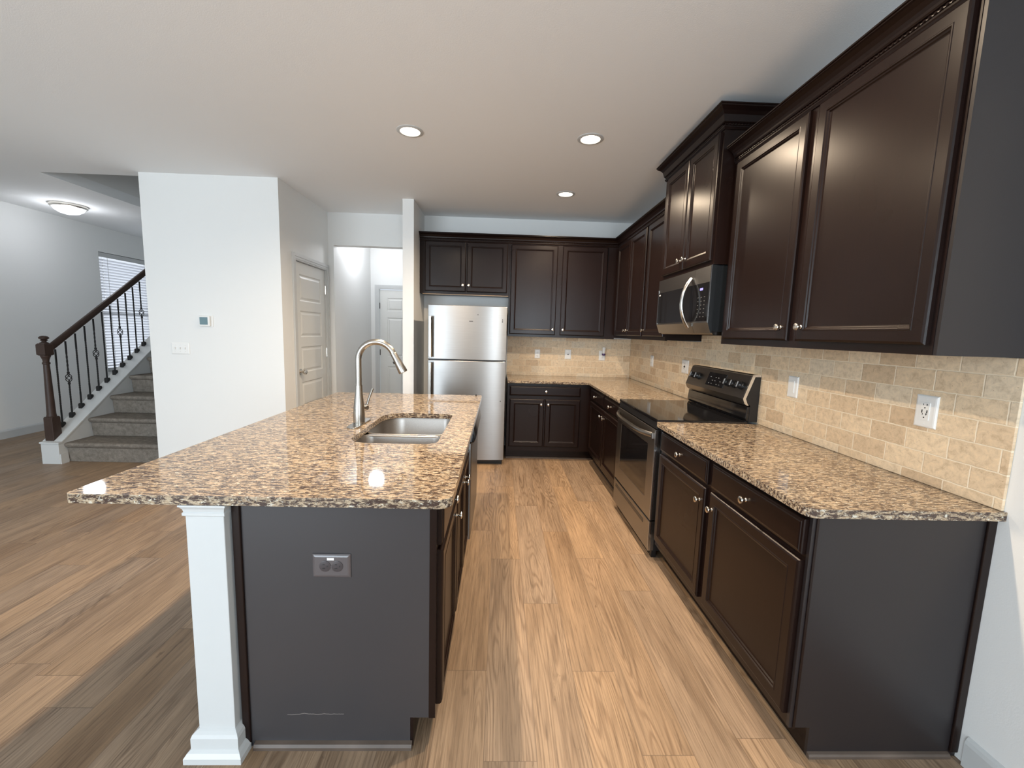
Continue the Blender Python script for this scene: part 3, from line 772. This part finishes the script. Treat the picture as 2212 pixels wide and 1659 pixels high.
# ------------------------------------------------------------------ backsplash
TX = XR-.010
o = MB().box(TX, XR-.0005, 1.268, YB-.0105, CT+.0005, UB-.005).box(TX, XR-.0005, 2.56, 3.42, UB-.005, 1.56).build('tile_backsplash', 'tileY', bev=.002)
tag(o, 'tumbled beige travertine brick backsplash along the right wall', 'backsplash')
o = MB().box(.09, XR-.011, YB-.010, YB-.0005, CT+.0005, UB-.019).build('tile_backsplash', 'tileX')
tag(o, 'tumbled beige travertine brick backsplash on the back wall by the refrigerator', 'backsplash')

# ------------------------------------------------------------------ island
IF = -.190
PY = 1.322
c = thing('base_cabinet', (-.5, 1.6, 0), 'near island base cabinet whose dark end panel carries an outlet', 'cabinet')
MB().box(-.835, IF-.02, PY+.014, 1.808, .11, CB).box(-.835, IF-.085, PY+.014, 1.808, 0, .11).build('carcass', 'cab', c)
MB().prism([(IF-.022, .11), (IF-.085, .11), (IF-.085, 0), (-.812, 0), (-.812, CB), (IF-.022, CB)], 'y', PY, PY+.014).build('end_panel', 'islandside', c, origin=None)['label'] = 'smooth dark grey laminate end panel with a pale scratch'
MB().box(IF-.022, IF, PY-.002, 1.808, .11, CB).build('face_frame', 'cab', c)
MB().box(-.838, -.812, PY-.008, PY+.014, 0, CB).build('corner_molding', 'cab', c, bev=.003)
MB().box(IF-.085, IF-.075, PY+.002, 1.808, 0, .11).build('toe_kick', 'cab', c)
shoe('s', [(IF-.078, PY), (-.80, PY)][::1][::-1][::-1], .022, .018).build('shoe_molding', 'shoe', c)
front(c, 'drawer', FI, IF, 1.345, 1.790, .725, .858, DRAWP, (1.575, .790))
front(c, 'door', FI, IF, 1.345, 1.790, .140, .708, DOORP, (1.745, .650))
c = thing('sink_cabinet', (-.5, 2.2, 0), 'island sink base cabinet with a false drawer front over two doors', 'cabinet')
MB().box(-.835, -.72, 1.81, 2.553, 0, CB).box(-.72, IF-.02, 1.81, 2.553, .11, .60).box(-.72, IF-.085, 1.81, 2.553, 0, .11).build('carcass', 'cab', c)
MB().box(IF-.02, IF, 1.81, 2.553, .11, CB).build('face_frame', 'cab', c)
MB().box(IF-.085, IF-.075, 1.81, 2.553, 0, .11).build('toe_kick', 'cab', c)
front(c, 'drawer_front', FI, IF, 1.832, 2.535, .725, .858, DRAWP)
front(c, 'door', FI, IF, 1.832, 2.180, .140, .708, DOORP, (2.145, .650))
front(c, 'door', FI, IF, 2.190, 2.535, .140, .708, DOORP, (2.225, .650))
# island back panel under the bar overhang, continuing past the dishwasher
o = MB().box(-.835, IF, 3.315, 3.46, 0, CB).box(-.855, -.836, 1.42, 3.46, 0, CB).build('island_panel', 'cabside')
tag(o, 'dark island panel closing the far end and seating side under the countertop', 'panel')

# dishwasher
c = thing('dishwasher', (-.5, 2.95, 0), 'stainless dishwasher with a black control strip at the far end of the island', 'dishwasher')
MB().box(-.80, IF-.005, 2.690, 3.305, .10, .868).build('tub', 'black', c)
MB().rings((IF-.004, 2.560, .125), (0, 1, 0), (0, 0, 1), (1, 0, 0), .743, .62, [(0, 0), (0, .030), (.004, .036)]).build('door', 'steel', c)
MB().prism([(IF-.004, .752), (IF+.046, .752), (IF+.056, .775), (IF+.042, .862), (IF-.004, .868)], 'y', 2.558, 3.303).build('control_panel', 'blackglass', c, bev=.004)
MB().box(IF+.034, IF+.040, 2.70, 3.21, .757, .766).build('handle', 'black', c)
MB().box(IF-.06, IF-.02, 2.61, 3.30, 0.0, .10).build('toe_panel', 'black', c)

# ------------------------------------------------------------------ column
c = thing('column', (-.905, 1.35, 0), 'square white wooden column under the near left of the island countertop', 'column')
KX0, KX1, KY0, KY1 = -.963, -.846, 1.291, 1.410
def sq(path_out, z0, z1): pass
MB().box(KX0, KX1, KY0, KY1, 0, CB-.001).build('shaft', 'trim', c, bev=.002)
per = [(KX0, KY0), (KX0, KY1), (KX1-.0, KY1), (KX1, KY0), (KX0, KY0)]
def around(mb, prof):
    P = [(KX0, KY0), (KX1, KY0), (KX1, KY1), (KX0, KY1)]; sg = [(-1, -1), (1, -1), (1, 1), (-1, 1)]; L = []
    for d, z in prof: L.append([mb.bm.verts.new((p[0]+s[0]*d, p[1]+s[1]*d, z)) for p, s in zip(P, sg)])
    for A, B in zip(L, L[1:]):
        for k in range(4): mb.bm.faces.new([A[k], A[(k+1) % 4], B[(k+1) % 4], B[k]])
    mb.bm.faces.new(L[0][::-1]); mb.bm.faces.new(L[-1]); return mb
around(MB(), [(.034, 0), (.034, .020), (.026, .033), (.018, .040), (.018, .078), (.014, .089), (.006, .096), (.0005, .100)]).build('plinth', 'trim', c)
around(MB(), [(.0005, CB-.040), (.006, CB-.036), (.006, CB-.028), (.003, CB-.025), (.005, CB-.016), (.010, CB-.008), (.013, CB-.006), (.013, CB-.0005)]).build('capital', 'trim', c)

# ------------------------------------------------------------------ sink and faucet
c = thing('kitchen_sink', (-.49, 2.3, .68), 'stainless double-bowl undermount sink in the island countertop', 'sink')
def bowl(y0, y1, r0, r1, depth=.19):
    mb = MB(); bm = mb.bm; L = []
    x0, x1 = -.708, -.275
    for i, z in ((-.012, CB-.002), (0, CB-.002), (.006, CB-.02), (.014, CB-depth+.035), (.028, CB-depth+.012), (.055, CB-depth+.002), (.12, CB-depth-.002)):
        rr = [max(.004, q-i) for q in (r0, .07, .07, r1)] if i < .05 else [.03]*4
        L.append([bm.verts.new((x, y, z)) for x, y in rounded([(x0+i, y0+i), (x1-i, y0+i), (x1-i, y1-i), (x0+i, y1-i)], rr)])
    for A, B in zip(L, L[1:]):
        n = len(A)
        for k in range(n): bm.faces.new([A[k], A[(k+1) % n], B[(k+1) % n], B[k]])
    bm.faces.new(L[-1]); return mb
def bowl_b(*a, **k):
    mb = bowl(*a, **k); o = mb.build('bowl', 'sinksteel', c, smooth=True)
    o.modifiers.new('solid', 'SOLIDIFY').thickness = .0015; return o
bowl_b(1.93, 2.222, .10, .06); bowl_b(2.246, 2.672, .07, .13)
MB().box(-.69, -.29, 2.212, 2.256, CB-.012, CB-.004).build('divider', 'sinksteel', c, bev=.004)
for y in (2.08, 2.46):
    MB().lathe([(.045, .0), (.045, .004), (.034, .004), (.030, -.001), (0, -.001)], (-.49, y, CB-.193), (0, 0, 1), 24).build('drain', 'chrome', c, smooth=True)

c = thing('faucet', (-.765, 2.33, CT), 'brushed nickel gooseneck pull-down faucet beside the island sink', 'faucet')
fx, fy = -.765, 2.33
MB().prism(rounded([(fx-.032, fy-.13), (fx+.032, fy-.13), (fx+.032, fy+.13), (fx-.032, fy+.13)], .031), 'z', CT+.0005, CT+.007).build('deck_plate', 'brushed', c, bev=.002)
MB().lathe([(.031, .007), (.0315, .02), (.031, .06), (.027, .11), (.0215, .16), (.0195, .20), (.0190, .215)], (fx, fy, CT), seg=28).build('body', 'brushed', c, smooth=True)
pts = [(fx, fy, CT+.21), (fx, fy, CT+.30), (fx, fy, CT+.355)]; Rr = .098
for k in range(1, 15):
    an = math.pi - math.pi*.875*k/14; pts.append((fx+Rr+Rr*math.cos(an), fy, CT+.355+Rr*math.sin(an)))
MB().tube(pts, .0165, 18).build('spout', 'brushed', c, smooth=True)
p, q = V(pts[-1]), V(pts[-2]); d = (p-q).normalized()
MB().lathe([(.0165, -.002), (.0175, .004), (.018, .03), (.021, .06), (.0245, .105), (.0240, .114), (.018, .116), (0, .116)], p, d, 22).build('spray_head', 'brushed', c, smooth=True)
up = V((d.z, 0, -d.x)); up = up if up.x < 0 else -up
MB().lathe([(.006, 0), (.008, .006), (.0, .008)], p + d*.045 + up*.018, up, 12).build('spray_button', 'black', c, smooth=True)
MB().lathe([(.017, 0), (.017, .035), (.014, .04), (0, .041)], (fx+.008, fy+.016, CT+.085), (.55, .83, 0), 18).build('handle_hub', 'brushed', c, smooth=True)
MB().tube([(fx+.026, fy+.045, CT+.088), (fx+.036, fy+.055, CT+.13), (fx+.052, fy+.075, CT+.188)], [.007, .0065, .0085], 12).build('lever', 'brushed', c, smooth=True)
o = MB().lathe([(.006, 0), (.007, .004), (.003, .009), (.004, .014), (0, .017)], (-.185, 3.455, CT+.0002), seg=10).build('rubber_stopper', 'slot', smooth=True)
tag(o, 'tiny dark stub standing at the far right edge of the island countertop', 'stopper')

# ------------------------------------------------------------------ refrigerator
c = thing('refrigerator', (-.34, 4.85, 0), 'stainless top-freezer refrigerator standing between the partition and the back cabinets', 'refrigerator')
FX0, FX1, FYF = -.752, .068, 4.465
MB().box(FX0+.004, FX1-.004, FYF+.055, 5.24, .05, 1.682).build('body', 'blackpanel', c, bev=.004)
def curved_door(z0, z1, name):
    mb = MB(); n = 24; pts = []
    for i in range(n+1):
        t = i/n; s = 2*t-1
        bulge = .016*(1-abs(s)**4) + .006*(1-s*s)
        pts.append((FX0+(FX1-FX0)*t, FYF+.018-bulge))
    pts = pts + [(FX1, FYF+.05), (FX0, FYF+.05)]
    mb.prism(pts, 'z', z0, z1)
    return mb.build(name, 'steel', c, smooth=True, bev=.004)
fd = curved_door(1.132, 1.690, 'freezer_door'); rd = curved_door(.055, 1.120, 'refrigerator_door')
def fridge_handle(par, z0, z1):
    MB().prism([(FX0+.008, FYF+.012), (FX0+.016, FYF-.040), (FX0+.040, FYF-.046), (FX0+.050, FYF-.036), (FX0+.048, FYF-.028), (FX0+.024, FYF-.026), (FX0+.026, FYF+.008)], 'z', z0, z1).build('handle', 'chrome', par, bev=.003)
fridge_handle(fd, 1.15, 1.575); fridge_handle(rd, .62, 1.10)
MB().box(FX0+.02, FX1-.02, FYF+.06, FYF+.10, .0, .05).build('kick_grille', 'black', c)
MB().box(-.325, -.285, FYF-.0055, FYF-.003, 1.528, 1.535).build('badge', 'slot', fd)
for z in (1.555, 1.535):
    MB().lathe([(.006, 0), (.005, .002), (0, .002)], (.020, FYF+.0104, z), (0, -1, 0), 12).build('hinge_plug', 'slot', fd)
MB().lathe([(.005, 0), (.004, .002), (0, .002)], (-.235, FYF-.0035, 1.60), (0, -1, 0), 10).build('hole_plug', 'slot', fd)
MB().lathe([(.006, 0), (.005, .002), (0, .002)], (.018, FYF+.0104, .70), (0, -1, 0), 12).build('hinge_plug', 'slot', rd)

# ------------------------------------------------------------------ range
c = thing('stove', (1.3, 3.0, 0), 'stainless freestanding electric stove with black glass top between the right cabinets', 'stove')
RY0, RY1, RF = 2.580, 3.424, .992
MB().box(RF+.03, 1.60, RY0, RY1, .055, .895).build('body', 'black', c)
MB().box(RF+.0, 1.56, RY0-.003, RY1+.003, .897, .917).build('cooktop', 'blackglass', c, bev=.004)
MB().box(RF+.002, RF+.03, RY0+.0, RY1-.0, .855, .897).build('top_trim', 'black', c)
dr = MB().rings((RF+.03, RY0+.002, .262), (0, 1, 0), (0, 0, 1), (-1, 0, 0), RY1-RY0-.004, .590, [(0, 0), (0, .033), (.004, .038), (.115, .038), (.117, .036)], fill=False, back=True)
dr.build('oven_door', 'steel', c)
MB().box(RF-.0065, RF+.004, RY0+.118, RY1-.118, .378, .738).build('oven_window', 'blackglass', c)
dw = MB().rings((RF+.03, RY0+.002, .058), (0, 1, 0), (0, 0, 1), (-1, 0, 0), RY1-RY0-.004, .196, [(0, 0), (0, .033), (.004, .038)]).build('storage_drawer', 'steel', c)
MB().box(RF-.0095, RF-.007, RY0+.115, RY1-.055, .197, .222).build('drawer_grip', 'blackpanel', dw)
# bowed handle
hp = []
for i in range(17):
    t = i/16; y = RY0+.035 + (RY1-RY0-.07)*t; s = 2*t-1
    hp.append((RF-.012-.048*(1-s**4), y, .808+.004*s*s))
MB().tube(hp, [(.013, .017)]*17, 12).build('handle', 'steel', c, smooth=True)
for y in (RY0+.03, RY1-.03): MB().box(RF-.02, RF-.006, y-.008, y+.010, .79, .828).build('handle_bracket', 'steel', c, bev=.003)
# side chrome strips on the near corner
MB().box(RF-.008, RF+.010, RY0-.0025, RY0+.0015, .262, .850).box(RF-.008, RF+.010, RY0-.0025, RY0+.0015, .058, .254).build('corner_strip', 'chrome', c)
# backguard
G = [(1.560, .917), (1.560, .945), (1.552, 1.008), (1.536, 1.030), (1.521, 1.062), (1.572, 1.208), (1.622, 1.208), (1.622, .917)]
MB().prism([(1.560, .917), (1.548, .938), (1.556, 1.012), (1.622, 1.012), (1.622, .917)], 'y', RY0+.0065, RY1-.004).build('backguard_base', 'blackglass', c, bev=.003)
MB().prism([(1.556, 1.016), (1.536, 1.030), (1.523, 1.062), (1.572, 1.205), (1.582, 1.210), (1.622, 1.210), (1.622, 1.016)], 'y', RY0+.014, RY1-.006).build('backguard', 'steel', c)
MB().prism([(1.560, 1.020), (1.552, 1.02), (1.533, 1.030), (1.520, 1.062), (1.569, 1.207), (1.580, 1.213), (1.622, 1.213), (1.622, 1.200), (1.586, 1.200), (1.539, 1.062), (1.549, 1.036)], 'y', RY0+.002, RY0+.0145).build('backguard_edge', 'chrome', c)
MB().prism([(1.549, 1.036), (1.539, 1.062), (1.586, 1.200), (1.622, 1.200), (1.622, .917), (1.57, .917), (1.57, 1.02)], 'y', RY0+.0035, RY0+.0060).build('backguard_side', 'black', c)
gd = V((1.572-1.523, 0, 1.205-1.062)); gl = gd.length; gu = gd.normalized(); gn = V((-gu.z, 0, gu.x))
gp = lambda y, s, h=0: V((1.523, y, 1.062)) + gu*s + gn*h
MB().rings(gp(2.862, .028, 0), (0, 1, 0), gu, gn, .245, .100, [(0, 0), (0, .0025), (.002, .003)]).build('control_display', 'blackglass', c)
mk = MB()
for i in range(6):
    for j in range(3):
        if (i+j) % 3: mk.rings(gp(2.875+.036*i, .045+.024*j, .0031), (0, 1, 0), gu, gn, .014, .0035, [(0, 0), (0, .0003)])
mk.build('display_markings', 'mark', c)
for y in (2.655, 2.735, 2.815, 3.245, 3.325):
    k = MB().lathe([(.026, 0), (.026, .010), (.0225, .013), (.0215, .030), (.019, .033), (0, .033)], gp(y, .078, .0005), gn, 22)
    k = k.build('control_knob', 'black', c, smooth=True)
    MB().rings(gp(y-.0025, .078-.018, .0335), (0, 1, 0), gu, gn, .005, .036, [(0, -.001), (0, .004)]).build('grip', 'mark', k)
MB().box(1.02, 1.05, RY0+.02, RY0+.05, 0, .055).box(1.02, 1.05, RY1-.05, RY1-.02, 0, .055).box(1.52, 1.55, RY0+.02, RY0+.05, 0, .055).box(1.52, 1.55, RY1-.05, RY1-.02, 0, .055).build('levelling_feet', 'black', c)

# ------------------------------------------------------------------ microwave
c = thing('microwave', (1.44, 3.0, 1.45), 'stainless over-the-range microwave with black glass door and curved handle', 'microwave')
MX = 1.248
MB().box(MX+.024, XR-.012, 2.568, 3.412, 1.470, 1.866).build('body', 'blackpanel', c, bev=.003)
MB().prism([(MX+.03, 1.470), (MX+.045, 1.452), (XR-.03, 1.452), (XR-.02, 1.470)], 'y', 2.575, 3.405).build('underside', 'steel', c)
MY = 2.785
def ssfront(y0, y1, nm):
    return MB().prism([(MX, 1.524), (MX+.024, 1.460), (MX+.026, 1.460), (MX+.026, 1.864), (MX, 1.864)], 'y', y0, y1).build(nm, 'steel', c)
d_ = ssfront(MY+.002, 3.412, 'door')
MB().box(MX-.002, MX+.01, MY+.0025, 3.400, 1.535, 1.768).build('door_glass', 'blackglass', d_)
pnl = ssfront(2.568, MY-.001, 'control_section')
MB().box(MX-.002, MX+.01, 2.580, MY-.0015, 1.535, 1.768).build('control_panel', 'blackglass', pnl)
MB().rings((MX-.0022, 2.655, 1.725), (0, 1, 0), (0, 0, 1), (-1, 0, 0), .04, .014, [(0, 0), (0, .0004)]).build('clock', 'bluelcd', pnl)
mk = MB()
for i in range(3):
    for j in range(6): mk.rings((MX-.0022, 2.62+.042*i, 1.56+.024*j), (0, 1, 0), (0, 0, 1), (-1, 0, 0), .014, .004, [(0, 0), (0, .0003)])
M['dimmark'] = plain('dim_grey_print', (.10, .10, .10), .5)
mk.build('keypad_markings', 'dimmark', pnl)
MB().box(MX-.003, MX+.002, 2.5655, 2.5695, 1.524, 1.866).build('edge_trim', 'chrome', c)
MB().prism([(MX+.002, 1.524), (MX+.024, 1.462), (MX+.030, 1.462), (MX+.030, 1.866), (MX+.002, 1.866)], 'y', 2.5658, 2.5675).build('side_cover', 'blackpanel', c)
MB().box(MX-.0025, MX+.0, 3.400, 3.412, 1.530, 1.790).build('edge_trim', 'chrome', d_)
MB().box(MX-.0028, MX-.001, 3.36, 3.385, 1.745, 1.755).build('badge', 'plastic', d_)
hp = []
for i in range(21):
    t = i/20; s = 2*t-1; hp.append((MX-.004-.056*(1-s*s), MY+.042, 1.497+.318*t))
MB().tube(hp, [(.017, .011)]*21, 12).build('handle', 'chrome', d_, smooth=True)

# ------------------------------------------------------------------ wall plates
def plate(name, O, u, v, n, W, H_, label, cat, mat='plastic', group=None, kind='duplex'):
    """O = centre on the surface"""
    O, u, v, n = V(O), V(u), V(v), V(n)
    t = thing(name, O, label, cat, group)
    MB().rings(O-u*W/2-v*H_/2, u, v, n, W, H_, [(0, 0), (0, .003), (.004, .006), (.009, .007)]).build('cover_plate', mat, t)
    k = W/.072 if W < .2 else 1
    def rect(nm, a, b, w_, h_, z0, z1, m): 
        return MB().rings(O+u*(a-w_/2)+v*(b-h_/2), u, v, n, w_, h_, [(0, z0), (0, z1)]).build(nm, m, t)
    def hole(a, b, r, m='slot'):
        return MB().lathe([(r, .0072), (r, .0092), (0, .0092)], O+u*a+v*b, n, 12).build('ground_hole', m, t)
    if kind in ('duplex', 'dark'):
        m2 = 'darkrecep' if kind == 'dark' else mat
        for s in (-1, 1):
            MB().lathe([(.0165*k, .007), (.0165*k, .0086), (.015*k, .009), (0, .009)], O+v*s*.0195, n, 24).build('receptacle', m2, t, smooth=True)
            rect('slot', -.006*k, s*.0195+.004, .0024, .008, .0088, .0096, 'slot'); rect('slot', .006*k, s*.0195+.004, .0022, .0065, .0088, .0096, 'slot')
            hole(0, s*.0195-.008, .0026)
        MB().lathe([(.003, .007), (.003, .0085), (0, .0085)], O, n, 10).build('screw', mat, t)
        if kind == 'dark': rect('sticker', 0, 0, .001, .001, .007, .0072, 'plastic') if 0 else None
    elif kind == 'usb':
        rect('receptacle_block', 0, 0, .034, .067, .007, .0095, mat)
        for s in (-1, 1):
            cz = .022 if s > 0 else -.0145
            rect('slot', .0065, cz+.004, .0022, .0075, .0094, .0101, 'slot'); rect('slot', .0085, cz+.004, .0045, .002, .0094, .0101, 'slot')
            rect('slot', -.0065, cz+.004, .002, .0065, .0094, .0101, 'slot')
            MB().lathe([(.0026, .0094), (.0026, .0101), (0, .0101)], O+v*(cz-.0085), n, 12).build('ground_hole', 'slot', t)
            rect('usb_port', .0095*s, -.0005, .0036, .012, .0094, .0101, 'slot')
        for s in (-1, 1): MB().lathe([(.0028, .007), (.0028, .0078), (0, .0078)], O+v*s*.048, n, 10).build('screw', mat, t)
    elif kind == 'switch':
        rect('toggle_frame', 0, 0, .010, .024, .007, .008, mat); rect('toggle', 0, .004, .006, .011, .008, .017, mat)
    elif kind == 'switch3':
        for a in (-.046, 0, .046):
            rect('toggle_frame', a, 0, .010, .024, .007, .0078, 'door'); rect('toggle', a, .004, .007, .011, .0078, .018, mat)
            for s in (-1, 1): MB().lathe([(.0026, .007), (.0026, .008), (0, .008)], O+u*a+v*s*.03, n, 8).build('screw', 'nickel', t)
    elif kind == 'rocker':
        rect('rocker', 0, 0, .034, .067, .007, .0105, mat)
    elif kind == 'cable':
        MB().lathe([(.007, .007), (.007, .010), (.0045, .010), (.0045, .016), (0, .016)], O, n, 14).build('connector', 'slot', t)
        for s in (-1, 1): MB().lathe([(.0028, .007), (.0028, .008), (0, .008)], O+v*s*.035, n, 8).build('screw', 'nickel', t)
    return t
RX = dict(u=(0, -1, 0), v=(0, 0, 1), n=(-1, 0, 0))
plate('wall_outlet', (TX-.0005, 1.549, 1.180), **RX, W=.084, H_=.122, label='large white outlet with two receptacles and two charging ports, nearest on the right backsplash', cat='outlet', kind='usb')
plate('light_switch', (TX-.0005, 2.291, 1.178), **RX, W=.080, H_=.116, label='white wall plate on the right backsplash just before the stove backguard', cat='switch', kind='rocker')
plate('wall_outlet', (TX-.0005, 3.675, 1.177), **RX, W=.130, H_=.116, label='wide white wall plate on the right backsplash just beyond the stove', cat='outlet', kind='duplex')
plate('wall_outlet', (TX-.0005, 4.500, 1.170), **RX, W=.080, H_=.116, label='small white wall plate on the right backsplash nearest the back corner', cat='outlet', kind='duplex')
BYs = YB-.0105
BK = dict(u=(1, 0, 0), v=(0, 0, 1), n=(0, -1, 0))
plate('wall_outlet', (.466, BYs, 1.175), **BK, W=.068, H_=.110, label='white outlet on the back wall tiles nearest the refrigerator', cat='outlet', kind='duplex')
plate('cable_plate', (.846, BYs, 1.178), **BK, W=.078, H_=.120, label='white cable plate with a dark centre jack in the middle of the back wall tiles', cat='wall plate', kind='cable')
plate('wall_outlet', (1.272, BYs, 1.175), **BK, W=.078, H_=.122, label='white outlet behind the plug-in air freshener on the back wall tiles', cat='outlet', kind='duplex')
af = thing('air_freshener', (1.285, BYs-.012, 1.195), 'small clear and purple plug-in air freshener on the rightmost back wall outlet', 'air freshener')
MB().lathe([(.018, 0), (.021, .006), (.022, .018), (.020, .024), (0, .024)], (1.285, BYs-.034, 1.178), seg=18).build('oil_bottle', 'purple', af, smooth=True)
MB().lathe([(.016, 0), (.018, .02), (.022, .07), (.020, .076), (0, .076)], (1.285, BYs-.034, 1.203), seg=18).build('housing', 'plastic', af, smooth=True)
MB().box(1.272, 1.298, BYs-.022, BYs-.0095, 1.200, 1.240).build('plug', 'plastic', af)
# island outlet, mounted sideways
ISL = plate('wall_outlet', (-.528, PY-.0005, .6625), u=(0, 0, 1), v=(-1, 0, 0), n=(0, -1, 0), W=.080, H_=.122, label='dark brown outlet mounted sideways on the island end panel', cat='outlet', mat='darkplate', kind='dark')
MB().rings((-.541, PY-.0075, .683), (1, 0, 0), (0, 0, 1), (0, -1, 0), .022, .008, [(0, 0), (0, .0005)]).build('sticker', 'plastic', ISL)['label'] = 'small white paper sticker'
plate('light_switch', (-3.040, BY0-.0005, 1.188), **BK, W=.168, H_=.112, label='triple toggle light switch plate on the white wall below the thermostat', cat='switch', kind='switch3')
th = thing('thermostat', (-2.785, BY0, 1.452), 'small square white thermostat with a grey-blue screen on the white wall', 'thermostat')
MB().box(-2.845, -2.722, BY0-.006, BY0-.0005, 1.398, 1.505).build('wall_plate', 'plastic', th, bev=.004)
MB().box(-2.843, -2.740, BY0-.028, BY0-.006, 1.404, 1.500).build('housing', 'plastic', th, bev=.006)
MB().box(-2.830, -2.757, BY0-.0292, BY0-.027, 1.418, 1.488).build('screen', 'screen', th)
